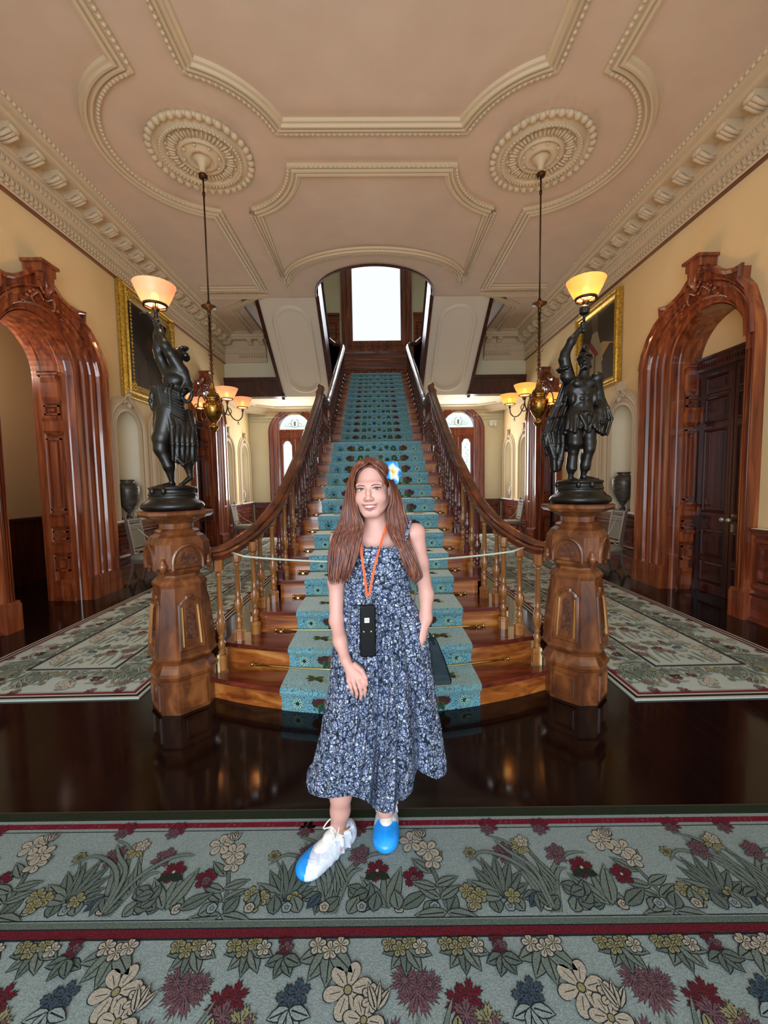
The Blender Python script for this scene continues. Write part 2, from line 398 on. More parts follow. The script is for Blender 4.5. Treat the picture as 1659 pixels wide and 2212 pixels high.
        for sg in (-1, 1):
            b = MB(); b.box2(P(sg*.006, .004, X), P(sg*.5, 2.98, X+.05)); y0, y1 = sorted((sg*.07, sg*.43))
            for z0, z1 in ((.16, .42), (.52, .86), (1.12, 2.2), (2.32, 2.62), (2.70, 2.90)):
                b.sweep([P(y0, z0, X), P(y1, z0, X), P(y1, z1, X), P(y0, z1, X)], [(-.02, 0), (-.01, .02), (.012, .014), (.02, 0)], (-s, 0, 0), closed=True)
                b.box2(P(y0+.05, z0+.05, X-.018), P(y1-.05, z1-.05, X))
            lf = b.build('door_leaf', M['darkwood'], root)
            b = MB(); b.lathe([(.012, 0), (.012, .03), (.026, .04), (.032, .058), (.026, .075), (.01, .082)], 14, P(sg*.05, 1.03, X), Matrix.Rotation(-s*PI/2, 3, 'Y'))
            k = b.build('door_knob', base_mat('glass_knob', '#d8d0c0', .08, metal=.6), lf)
            if sg < 0:
                b = MB(); b.box(P(sg*.05, 1.09, X-.006), (.012, .035, .03)); b.box(P(sg*.05, .93, X-.006), (.012, .035, .10)); b.build('lock_plate', base_mat('nickel_plate', '#b9b0a0', .3, metal=.9), lf)
    return root
casing(-1, DOORS[0], 1, False); casing(1, DOORS[0], 2, True); casing(-1, DOORS[1], 3, True); casing(1, DOORS[1], 4, True)
# passage seen through the open doorway on the left
b = MB(); b.box2((-6.0, 3.2, 0), (-5.9, 8.6, 4.2)); b.box2((-6.0, 7.4, 0), (-4.63, 7.5, 4.2)); b.box2((-6.0, 2.4, 0), (-4.63, 2.5, 4.2)); b.box2((-6.0, 2.4, 4.2), (-4.6, 7.5, 4.3)); struct('wall_passage', b, M['sideroom'])
b = MB(); b.box2((-5.9, 2.5, 0), (-5.84, 7.4, 1.05)); b.box2((-5.9, 7.34, 0), (-4.63, 7.4, 1.05)); b.box2((-5.9, 2.5, 1.05), (-5.80, 7.4, 1.09)); struct(trim_name(), b, M['darkwood'])

# niches with moulded plaster frames
def niche(s, c):
    b = MB(); P = lambda y, z, t: (s*(XW+t), c+y, z)
    o = archpath(0, .32, 1.04, 2.5, 2.82, 16); rings = []
    for t, k in ((0, 1), (.06, .985), (.14, .9), (.20, .74), (.25, .5), (.27, .2), (.272, .01)):
        rings.append([P(y*k, 1.04 if i in (0, len(o)-1) else 1.04+(z-1.04)*(.9+.1*k) , t) for i, (y, z) in enumerate(o)])
    b.smooth = True; b.loft(rings, closed=False)
    b.smooth = False; b.quad(P(-.32, 1.045, 0), P(.32, 1.045, 0), P(.32, 1.045, .28), P(-.32, 1.045, .28))
    struct(trim_name(), b, M['niche'])
    b = MB(); path = archpath(0, .34, 1.04, 2.5, 2.84, 20)
    b.sweep([P(y, z, 0) for y, z in path], [(s*u, v) for u, v in ((-.03, 0), (-.03, .03), (0, .045), (.03, .035), (.04, .02), (.09, .02), (.10, .05), (.13, .065), (.16, .05), (.18, .025), (.21, .022), (.22, 0))], (-s, 0, 0))
    for sg in (-1, 1):
        b.tube([P(sg*(.03+.07*cos(t)*(1-t/9)), 2.92+.055*sin(t)*(1-t/9), -.06) for t in [i*.5 for i in range(13)]], .014, 6)
        b.tube(catmull([P(sg*.02, 3.14, -.05), P(sg*.07, 3.10, -.06), P(sg*.05, 3.03, -.05), P(sg*.12, 2.98, -.05), P(sg*.17, 2.90, -.04)], 4), .016, 6)
    b.box(P(0, 3.10, -.04), (.10, .09, .12)); b.box(P(0, 3.165, -.045), (.12, .12, .02)); b.ball(P(0, 2.90, -.075), (.03, .035, .045), 10, 6)
    struct(trim_name(), b, M['plaster'])
    b = MB(); b.box2(P(-.60, 1.015, -.11), P(.60, 1.045, .27)); b.box2(P(-.57, .99, -.085), P(.57, 1.015, .0)); struct(trim_name(), b, M['stone'])
for s in (-1, 1):
    for c in NICHES: niche(s, c)

# panelled wainscot
def wains(y0, y1, P, npan, name=None):
    """P(a, z, out)"""
    b = MB(); n = P(0, 0, 1) - P(0, 0, 0)
    def bx(a0, z0, a1, z1, o0, o1): b.box2(P(a0, z0, o0), P(a1, z1, o1))
    bx(y0, 0, y1, .24, 0, .06); bx(y0, .24, y1, .28, 0, .05); bx(y0, .28, y1, .30, 0, .075); bx(y0, .30, y1, .94, 0, .02)
    bx(y0, .36, y1, .40, 0, .05); bx(y0, .86, y1, .90, 0, .04); bx(y0, .94, y1, .98, 0, .06); bx(y0, .98, y1, 1.01, 0, .09); bx(y0, 0, y1, .03, 0, .085)
    L = (y1-y0)/npan
    for i in range(npan):
        a0 = y0+L*i+.06; a1 = y0+L*(i+1)-.06
        b.sweep([P(a0, .45, .02), P(a1, .45, .02), P(a1, .82, .02), P(a0, .82, .02)], [(-.03, 0), (-.02, .03), (.0, .035), (.025, .012), (.03, 0)], n, closed=True)
        bx(a0+.09, .53, a1-.09, .74, .02, .04)
    struct(trim_name(), b, M['woody'])
for s in (-1, 1):
    P = lambda y, z, o, s=s: Vector((s*(XW-o), y, z))
    for y0, y1, n in ((-1.0, 4.28, 8), (6.24, 9.0, 4), (10.92, YR-.02, 4)): wains(y0, y1, P, n)
P = lambda x, z, o: Vector((x, YR-o, z))
for x0, x1 in ((-4.05, -3.52), (-1.82, 1.82), (3.52, 4.05)): wains(x0, x1, P, 1 if x1-x0 < 1 else 5)

# cornice along both long walls and across the end walls
CPROF = [(0, -.70), (.05, -.70), (.055, -.67), (.025, -.66), (.03, -.47), (.06, -.46), (.065, -.43), (.05, -.42), (.07, -.33), (.09, -.32), (.09, -.28), (.11, -.275), (.11, -.16), (.30, -.16), (.30, -.12), (.33, -.11), (.33, -.04), (.38, -.03), (.41, 0)]
def cornice(s, y0, y1):
    b = MB(); X = s*XW
    b.loft([[(X - s*u, y, ZC+v) for u, v in CPROF] for y in (y0, y1)], closed=False)
    y = y0+.1
    while y < y1-.15:                                   # carved modillions
        sx = -s
        b.loft([[(X+sx*u, y+dy, ZC+v) for u, v in ((.11, -.27), (.16, -.275), (.24, -.225), (.29, -.215), (.305, -.16), (.11, -.16))] for dy in (-.065, .065)], closed=True)
        for dy in (-.045, 0, .045): b.tube([(X+sx*.12, y+dy, ZC-.285), (X+sx*.20, y+dy, ZC-.275), (X+sx*.30, y+dy, ZC-.225)], [.026, .02, .026], 5)
        b.ball((X+sx*.30, y, ZC-.195), (.03, .075, .035), 7, 4)
        y += .335
    y = y0+.03
    while y < y1-.03:                                   # leaf tips on the upper edge, chevrons and beads on the frieze
        b.ball((X-s*.395, y, ZC-.022), (.022, .026, .026), 6, 4)
        b.loft([[(X-s*(.03+d), y-.03, ZC-.52), (X-s*(.03+d), y+.0, ZC-.60), (X-s*(.03+d), y+.03, ZC-.52), (X-s*(.03+d), y, ZC-.56)] for d in (0, .03)], smooth=False)
        b.loft([[(X-s*(.05+d), y-.027, ZC-.345), (X-s*(.045+d), y+.0, ZC-.42), (X-s*(.05+d), y+.027, ZC-.345), (X-s*(.045+d), y, ZC-.375)] for d in (0, .035)], smooth=False)
        b.ball((X-s*.035, y, ZC-.635), (.02, .025, .02), 5, 4)
        y += .064
    struct(trim_name(), b, M['plaster'])
    b = MB(); b.box2((X, y0, ZC-.72), (X-s*.05, y1, ZC-.70)); struct(trim_name(), b, M['woody'])
for s in (-1, 1): cornice(s, 1.2, YE)
for s in (-1, 1):                                       # short return on the end wall
    b = MB(); rings = [[(x, YE-u, ZC+v) for u, v in CPROF] for x in (s*XW, s*2.95)]; b.loft(rings, closed=False)
    b.face([b.vert(p) for p in rings[1]])
    for x in (3.05, 3.35):
        b.loft([[(s*(x+dx), YE-u, ZC+v) for u, v in ((.11, -.27), (.16, -.275), (.24, -.225), (.29, -.215), (.305, -.16), (.11, -.16))] for dx in (-.065, .065)])
        b.ball((s*x, YE-.29, ZC-.2), (.075, .03, .035), 7, 4)
    x = 2.98
    while x < 3.7:
        b.ball((s*x, YE-.395, ZC-.022), (.026, .022, .026), 6, 4)
        for zz in (-.36, -.55): b.loft([[(s*(x-.025), YE-.05-d, ZC+zz+.04), (s*x, YE-.05-d, ZC+zz-.04), (s*(x+.025), YE-.05-d, ZC+zz+.04)] for d in (0, .035)], smooth=False)
        x += .064
    struct(trim_name(), b, M['plaster'])

# end walls over the rear lobby, their beams, the lobby ceiling and rear wall
for s, sd in ((-1, 'end_left'), (1, 'end_right')):
    b = MB(); b.box2((s*2.56, YE, 4.0), (s*(XW+.4), YE+.15, 6.0)); b.box2((s*2.56, YE+.15, 4.05), (s*2.8, YR, 6.0)); struct('wall_' + sd, b, M['palecream'])
    b = MB(); b.box2((s*2.50, YE-.07, 4.0), (s*XW, YE, 4.49)); b.box2((s*2.50, YE-.10, 4.40), (s*XW, YE, 4.49)); b.box2((s*2.50, YE-.09, 4.0), (s*XW, YE, 4.10)); b.box2((s*2.50, YE-.1, 3.97), (s*XW, YE+.16, 4.0))
    b.box2((s*2.56, YE-.10, 4.49), (s*2.72, YE+.02, 4.75)); b.box2((s*2.56, YE-.12, 4.70), (s*2.74, YE+.02, 4.74)); b.box2((s*2.58, YE-.06, 4.75), (s*2.68, YE+.02, 5.3))
    struct(trim_name(), b, M['darkwood'])
b = MB()
for s in (-1, 1): b.box2((s*.99, YE+.01, 4.03), (s*4.12, YR-.005, 4.12))
struct('ceiling_lobby', b, M['palecream'])
for s in (-1, 1):
    b = MB(); x0, x1 = s*1.25, s*3.9
    path = [(x0, YR-.35, 4.03), (s*3.2, YR-.35, 4.03), (s*3.75, YR-.75, 4.03), (s*3.75, YE+.35, 4.03)]
    b.sweep(path, [(-.07, 0), (-.06, .04), (0, .05), (.06, .03), (.07, 0)], (0, 0, -1))
    path = [(x0, YR, 4.03), (s*3.55, YR, 4.03), (s*XW, YR-.5, 4.03), (s*XW, YE+.1, 4.03)]
    b.sweep(path, [(sg*u, v) for sg in (s,) for u, v in ((0, .20), (.03, .20), (.04, .14), (.10, .10), (.14, .04), (.22, .03), (.22, 0))], (0, 0, -1))
    struct(trim_name(), b, M['plaster'])
    b = MB(); b.box2((s*3.15, YR-.06, 3.72), (s*(XW-.01), YR-.005, 3.76)); b.box2((s*3.3, YR-.05, 3.62), (s*(XW-.01), YR-.005, 3.64)); struct(trim_name(), b, M['palecream'])
# rear wall with two arched doors and the landing window
dh = [[(s*2.67+y, z) for y, z in archpath(0, .60, .0, 3.34, 3.94, 18)] for s in (-1, 1)]
dh = [[(x, z if z > 0 else -.09) for x, z in h] for h in dh]
wh = [(-.76, 6.15), (.86, 6.15), (.86, 8.7), (-.76, 8.7)]
b = MB(); b.slab([(-4.6, -.1), (4.6, -.1), (4.6, 9.2), (-4.6, 9.2)], dh + [wh], lambda x, z, t: (x, YR+t, z), 0, .3)
struct('wall_rear', b, M['palecream'])
def rear_door(s, num):
    root = tag(empty('door_%d' % num, (s*2.67, YR, 0)), kind='structure'); P = lambda x, z, t: (x, -t, z)
    inner = archpath(0, .50, 0, 3.36, 3.86, 24); outer = archpath(0, .84, 0, 3.25, 4.02, 24)
    prof = [(0, -.1), (0, .02), (.15, .03), (.2, .055), (.35, .06), (.4, .04), (.55, .045), (.6, .075), (.75, .08), (.8, .055), (.9, .06), (.93, .09), (1, .09), (1, 0)]
    b = MB(); b.loft([[P(x0+(x1-x0)*u, z0+(z1-z0)*u, h) for u, h in prof] for (x0, z0), (x1, z1) in zip(inner, outer)], closed=False); b.build('casing', M['casing'], root)
    b = MB(); b.box2(P(-.5, 3.06, .0), P(.5, 3.36, -.07)); b.box2(P(-.5, 3.10, .02), P(.5, 3.16, -.02)); b.box2(P(-.5, 3.30, .02), P(.5, 3.36, -.02)); b.build('transom', M['casing'], root)
    b = MB(); fan = [(.47*cos(PI*i/20), 3.36+.47*sin(PI*i/20)) for i in range(21)]; b.poly(fan, [], lambda x, z: P(x, z, -.04)); b.build('fanlight_pane', M['etched'], root)
    b = MB()
    for sg in (-1, 1):
        b.tube([P(sg*(.12+.03*t+.10*cos(t*1.2)*(1-t/8)), 3.5+.08*sin(t*1.2)*(1-t/8), -.035) for t in [i*.4 for i in range(16)]], .004, 4)
        b.tube(catmull([P(sg*.08, 3.46, -.035), P(sg*.12, 3.60, -.035), P(sg*.05, 3.70, -.035)], 5), .006, 4)
    b.box2(P(-.03, 3.48, -.034), P(.03, 3.62, -.036)); b.tube([P(-.15, 3.47, -.035), P(0, 3.43, -.035), P(.15, 3.47, -.035)], .006, 4); b.build('etched_crest', M['etch'], root)
    for sg in (-1, 1):
        b = MB(); x0, x1 = sorted((sg*.004, sg*.5)); xa, xb = x0+.085, x1-.085; zt = 2.86; w2 = (xb-xa)/2; xm = (xa+xb)/2
        hole = [(xb, 1.25), (xb, zt)] + [(xm+.12*cos(a), zt+.06+.10*sin(a)) for a in [PI*(.03+.94*i/8) for i in range(9)]] + [(xa, zt), (xa, 1.25)]
        b.slab([(x0, .02), (x1, .02), (x1, 3.06), (x0, 3.06)], [hole], lambda x, z, t: P(x, z, -t), .02, .07)
        b.sweep([P(x, z, -.02) for x, z in hole], [(-.012, 0), (0, .014), (.02, .01), (.025, 0)], (0, -1, 0), closed=True)
        b.sweep([P(xa, .25, -.02), P(xb, .25, -.02), P(xb, 1.08, -.02), P(xa, 1.08, -.02)], [(-.02, 0), (0, .02), (.02, 0)], (0, -1, 0), closed=True)
        b.box2(P(xa-.01, 1.84, -.02), P(xb+.01, 1.86, -.05))
        lf = b.build('door_leaf', M['casing'], root)
        b = MB(); b.poly(hole, [], lambda x, z: P(x, z, -.045)); b.build('pane', M['glass'], lf)
        if s > 0 or sg > 0:
            b = MB(); r = random.Random(3)
            for i in range(26):
                x = xm + r.uniform(-.08, .08); z = 1.95 + i*.035; a = r.uniform(0, 6)
                b.tube([P(x+.03*cos(a+q), z+.03*sin(a+q*.8), -.04) for q in (0, .6, 1.2, 1.9, 2.6)], .0035, 4)
            b.build('etched_flowers', M['etch'], lf)
    return root
rear_door(-1, 5); rear_door(1, 6)
root = tag(empty('window_1', (.05, YR, 0)), kind='structure')
b = MB(); b.sweep([(-.77, 0, 8.7), (-.77, 0, 6.13), (.77, 0, 6.13), (.77, 0, 8.7)], [(-u, v) for u, v in ((0, -.2), (0, .04), (.06, .05), (.08, .09), (.16, .10), (.18, .07), (.26, .08), (.30, .11), (.35, .11), (.35, 0))], (0, -1, 0)); b.build('window_frame', M['woodz'], root)
b = MB(); b.quad((-.77, .12, 6.15), (.77, .12, 6.15), (.77, .12, 8.7), (-.77, .12, 8.7)); b.build('pane', M['glass'], root)
# panelled dado of the landing
b = MB(); P = lambda x, z, o: (x, YR-o, z)
b.box2(P(-2.6, 4.59, 0), P(2.6, 6.1, .03)); b.box2(P(-2.6, 4.59, 0), P(-1.13, 6.97, .03)); b.box2(P(1.23, 4.59, 0), P(2.6, 6.97, .03))
for x0, x1 in ((-2.6, -1.12), (1.22, 2.6)): b.box2(P(x0, 6.93, 0), P(x1, 6.99, .09)); b.box2(P(x0, 6.80, 0), P(x1, 6.84, .06))
for z in (5.98, 5.55, 5.30): b.box2(P(-1.12, z, 0), P(1.22, z+.05, .06))
for i in range(9):
    x = -1.12+.26*i; b.sweep([P(x+.04, 4.85, .03), P(x+.22, 4.85, .03), P(x+.22, 5.22, .03), P(x+.04, 5.22, .03)], [(-.015, 0), (0, .02), (.02, 0)], (0, -1, 0), closed=True)
for x0 in (-1.75, 1.35): b.sweep([P(x0, 6.2, .03), P(x0+.5, 6.2, .03), P(x0+.5, 6.7, .03), P(x0, 6.7, .03)], [(-.03, 0), (0, .03), (.03, 0)], (0, -1, 0), closed=True)
b.tube([P(.05+.10*cos(t), 5.76+.05*sin(2*t), .04) for t in [i*.35 for i in range(19)]], .014, 6)
struct(trim_name(), b, M['woodx'])
# upper stairwell roof and walls, added to block world light from above
b = MB(); b.box2((-4.6, 7.1, 9.2), (4.6, YR+.3, 9.3)); struct('ceiling_stairwell_blocker', b, M['palecream'])
b = MB(); b.box2((-4.6, 7.1, 5.95), (4.6, 7.2, 9.2)); b.box2((-4.6, 7.1, 5.95), (-4.5, YR, 9.2)); b.box2((4.5, 7.1, 5.95), (4.6, YR, 9.2)); struct('wall_upper_blocker', b, M['palecream'])

# ------------------------------------------------------------------ ceiling with the stairwell opening
def rc(pts): return pts
well = [(-2.93, YE), (-2.93, 9.5)] + arc(-2.73, 9.32, .2, .24, 180, 270, 6) + [(-2.55, 9.06), (-2.5, 9.04), (-1.26, 9.04)] + arc(0, 8.96, 1.26, 1.24, 180, 360, 32)[1:-1] + [(1.26, 9.04), (2.5, 9.04), (2.55, 9.06)] + arc(2.73, 9.32, .2, .24, -90, 0, 6) + [(2.93, 9.5), (2.93, YE)]
b = MB(); b.slab([(-XW-.5, YE+.14), (-XW-.5, -1.2), (XW+.5, -1.2), (XW+.5, YE+.14), (2.93, YE+.14)] + well[::-1] + [(-2.93, YE+.14)], [], lambda x, y, t: (x, y, ZC+t), 0, .34); struct('ceiling', b, M['ceiling'])
b = MB(); path = [(x, y, ZC) for x, y in arc(0, 8.96, 1.26, 1.24, 180, 360, 40)]
b.sweep(path, [(-.03, -.012), (-.03, .03), (.012, .03), (.012, -.34), (-.03, -.34)], (0, 0, -1), smooth=False)
for s in (-1, 1):
    path = [(s*2.93, YE-.02, ZC), (s*2.93, 9.5, ZC)] + [(s*(2.73+.2*cos(a)), 9.32-.24*sin(a), ZC) for a in [PI/2*i/6 for i in range(7)]] + [(s*2.52, 9.05, ZC)]
    b.sweep(path, [(-s*.0, -.01), (0*s, .02), (s*-.03, .02), (s*-.03, -.34), (0, -.34)], (0, 0, -1))
struct(trim_name(), b, M['darkwood'])

# ceiling mouldings: three ribs and a row of beads, after the pattern of the photograph
RP = [(-.09, 0), (-.09, .03), (-.06, .035), (-.055, .02), (-.035, .02), (-.03, .045), (-.005, .05), (0, .03), (.02, .028), (.025, .05), (.05, .055), (.06, .03), (.09, .028), (.10, 0)]
def molding(b, pts, sd, closed=False, w=1.0, bead=.062):
    path = [Vector((x, y, ZC)) for x, y in pts]
    b.sweep(path, [(sd*u*w, v*1.15) for u, v in RP], (0, 0, -1), closed=closed)
    # beads
    seg = path + ([path[0]] if closed else []); acc = 0.0
    for p, q in zip(seg, seg[1:]):
        d = q-p; L = d.length
        if L < 1e-6: continue
        l = Vector((0, 0, -1)).cross(d.normalized()); t = bead-acc
        while t < L:
            b.ball(p+d*(t/L)+l*(-sd*.075*w)+Vector((0, 0, -.032)), (.024, .024, .02), 6, 4); t += bead
        acc = (acc + L) % bead
RX, RY, RR = 2.08, 5.22, 1.10
b = MB()
def ring_arc(s, a0, a1, n=26, r=RR): return [(s*(RX + r*cos(math.radians(a0+(a1-a0)*i/n))), RY + r*sin(math.radians(a0+(a1-a0)*i/n))) for i in range(n+1)]
# near panel
n1 = [(-1.76, 1.4)] + [p for p in ring_arc(-1, 253, 200)] ; n1[0] = (n1[1][0], 1.4)
n1 = n1 + [(-x, y) for x, y in n1[::-1]]
molding(b, n1, 1)
# second panel, closed by the elliptical arch before the stair opening
s1 = ring_arc(-1, 167, 108, 22)
top = s1[::-1] + [(-x, y) for x, y in s1]
molding(b, top, -1)
arch = [s1[-1], (s1[-1][0], 8.34)] + arc(0, 8.40, 1.74, 1.13, 184, 356, 36) + [(-s1[-1][0], 8.34), (-s1[-1][0], s1[-1][1])]
molding(b, arch, 1)
for s in (-1, 1):                                      # outer panels
    r = ring_arc(s, -74, 78, 34)
    path = [(r[0][0], 1.4)] + r + [(r[-1][0], 8.62), (s*3.55, 8.62)]
    molding(b, path, s)
    molding(b, [(s*3.55, 8.9), (s*2.45, 8.92), (s*3.25, 9.5), (s*3.25, 11.0)], s, w=.8)
struct(trim_name(), b, M['plaster'])
def medallion(x, lab):
    b = MB(); c = Vector((x, RY+.02, ZC)); Rf = Matrix.Scale(-1, 3, (0, 0, 1))
    b.lathe([(.60, 0), (.585, .03), (.55, .035), (.54, .02), (.47, .02), (.46, .05), (.44, .06), (.42, .045), (.41, .02), (.27, .02), (.265, .045), (.25, .06), (.235, .05), (.225, .035), (.20, .04), (.17, .075), (.14, .085), (.125, .05), (.10, .045), (.085, .09), (.06, .10), (.05, .13), (.04, .14), (.03, .2), (.01, .2)], 48, c, Rf)
    for i in range(36):
        a = 2*PI*i/36; b.ball(c+Vector((.575*cos(a), .575*sin(a), -.03)), (.045, .045, .035), 8, 5)
    for i in range(64):
        a = 2*PI*i/64; b.ball(c+Vector((.455*cos(a), .455*sin(a), -.055)), (.018, .018, .018), 6, 4)
    for i in range(16):
        a = 2*PI*i/16; R = Matrix.Rotation(a, 3, 'Z')
        for da, ln in ((-.14, .05), (0, .07), (.14, .05)):
            R2 = Matrix.Rotation(a+da, 3, 'Z'); b.ball(c+R2 @ Vector((.335, 0, -.028)), (ln, .018, .022), 7, 4, R2)
        b.ball(c+R @ Vector((.39, .05, -.025)), (.02, .02, .018), 6, 4)
    for i in range(8):
        a = 2*PI*i/8; b.ball(c+Vector((.21*cos(a), .21*sin(a), -.055)), .018, 7, 5)
    o = b.build('ceiling_medallion', M['plaster']); tag(o, lab, 'ceiling medallion', 'round plaster medallions above the chandeliers')
medallion(-RX, 'round scalloped plaster medallion on the ceiling above the left chandelier')
medallion(RX, 'round scalloped plaster medallion on the ceiling above the right chandelier')

point('passage_fill_light', (-5.1, 5.2, 3.3), 26, (1, .86, .68), .15)  # added fill with no fixture, brightens the wall inside the passage
# ------------------------------------------------------------------ grand staircase
RS = .17
NOSE = [2.60, 2.89, 3.26, 3.69, 3.97, 4.28, 4.61, 4.93, 5.23, 5.526, 5.82, 6.115, 6.404] + [7.585 + .289*i for i in range(14)]
BOW = [.176, .14, .05] + [0]*24
HW = [1.25, 1.22, 1.08, .99, .96, .95] + [.95]*21
st = thing('grand_staircase', 'wide wooden staircase with bowed lowest steps rising to the landing window', 'staircase')
def front(i, x): return NOSE[i] + BOW[i]*x*x
for i in range(27):
    z = RS*(i+1); hw = HW[i]; b = MB(); n = 14 if BOW[i] else 1
    back = NOSE[i+1]+.04 if i < 26 else YR
    if i == 12: back = NOSE[13]+.04
    xs = [-hw+2*hw*k/n for k in range(n+1)]
    def strip(off, z0, z1, mat):
        b.cur = mat; f = [(x, front(i, x)+off) for x in xs]; ring = f + [(hw, min(back, YR-.005)), (-hw, min(back, YR-.005))]
        b.loft([[(x, y, zz) for x, y in ring] for zz in (z0, z1)], smooth=False)
    strip(.03, 0 if i < 2 else z-RS-.03, z-.03, 0)
    strip(-.012, z-.030, z-.004, 1); strip(-.004, z-.004, z, 1)
    strip(.018, z-.045, z-.03, 0)
    if i == 26:
        b.cur = 1
        for s_ in (-1, 1): b.box2((s_*.95, NOSE[26]+.02, z-.20), (s_*2.56, YR-.005, z))
    b.build('step' if i not in (12, 26) else 'landing', [M['step'], M['tread']], st)
# spandrel sides below the treads
for s in (-1, 1):
    b = MB(); x = s*.955
    pts = [(3.4, 0)]; 
    pts = [(3.35, 0), (3.35, .49)]
    for i in range(3, 13): pts += [(NOSE[i]+.03, RS*i-.02), (NOSE[i]+.03, RS*(i+1)-.04)]
    pts += [(7.6, RS*13-.04)]
    for i in range(13, 27): pts += [(NOSE[i]+.03, RS*i-.02), (NOSE[i]+.03, RS*(i+1)-.04)]
    pts += [(YR-.005, RS*27-.04), (YR-.005, 0)]
    b.slab(pts, [], lambda y, z, t, x=x, s=s: (x-s*t, y, z), 0, .03); b.build('spandrel', M['cream'], st)
    b = MB()
    for i in (1, 2, 3): b.box2((s*(HW[i]-.012), NOSE[i]+.06, 0), (s*(HW[i]+.004), NOSE[i+1]+BOW[i+1]+.06, RS*(i+1)-.045))
    b.build('lower_spandrel', M['cream'], st)
    # dark raking string of the upper flight
    b = MB(); b.bar((s*.965, 7.45, 2.20), (s*.965, 11.3, 4.55), .04, .30); b.build('raking_string', M['darkwood'], st)

# return flights: soffit, string and steps climbing back from the landing
def soff(y): return 4.0 + (11.3-y)/(11.3-9.04)*1.6
for s in (-1, 1):
    rf = thing('return_staircase', 'return flight with oval panelled soffit on the %s of the main stairs' % ('left' if s < 0 else 'right'), 'staircase', group='return flights')
    xi, xo = s*1.26, s*2.53
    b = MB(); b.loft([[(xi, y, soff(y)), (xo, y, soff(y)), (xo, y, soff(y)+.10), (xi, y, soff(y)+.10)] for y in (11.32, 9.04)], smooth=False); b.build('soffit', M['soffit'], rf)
    N = Vector((0, -1.6, -2.26)).normalized(); sl = Vector((0, -2.26, 1.6)).normalized()
    def SP(u, v): return Vector((s*(1.26+u), 11.3, 4.0)) + sl*v
    L = math.hypot(2.26, 1.6); hw = .40; cx = .635; path = []
    v0, v1 = .17+hw, L-.22-hw
    path = [SP(cx+hw*cos(a), v1+hw*sin(a)) for a in [PI*k/12 for k in range(13)]] + [SP(cx-hw*cos(a), v0-hw*sin(a)) for a in [PI*k/12 for k in range(13)]]
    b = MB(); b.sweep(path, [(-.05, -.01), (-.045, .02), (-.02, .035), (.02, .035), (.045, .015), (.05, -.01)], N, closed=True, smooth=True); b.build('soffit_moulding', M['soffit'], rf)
    for nm, x, t in (('inner_string', xi, -s*.05), ('outer_string', xo, s*.05)):
        b = MB(); b.loft([[(x, y, soff(y)-.03), (x+t, y, soff(y)-.03), (x+t, y, soff(y)+.80), (x, y, soff(y)+.80)] for y in (11.35, 9.0)], smooth=False)
        b.loft([[(x-t*.3, y, soff(y)-.05), (x+t*1.3, y, soff(y)-.05), (x+t*1.3, y, soff(y)-.015), (x-t*.3, y, soff(y)-.015)] for y in (11.35, 9.0)], smooth=False)
        b.build(nm, M['darkwood'], rf)
    for k in range(8):
        b = MB(); y1 = 11.25-.29*k; z = 4.59+.17*(k+1); b.box2((xi+s*.01, y1-.32, z-.035), (xo-s*.02, y1, z)); b.box2((xi, y1-.03, z-.17), (xo-s*.02, y1, z-.03)); b.build('step', M['tread'], rf)
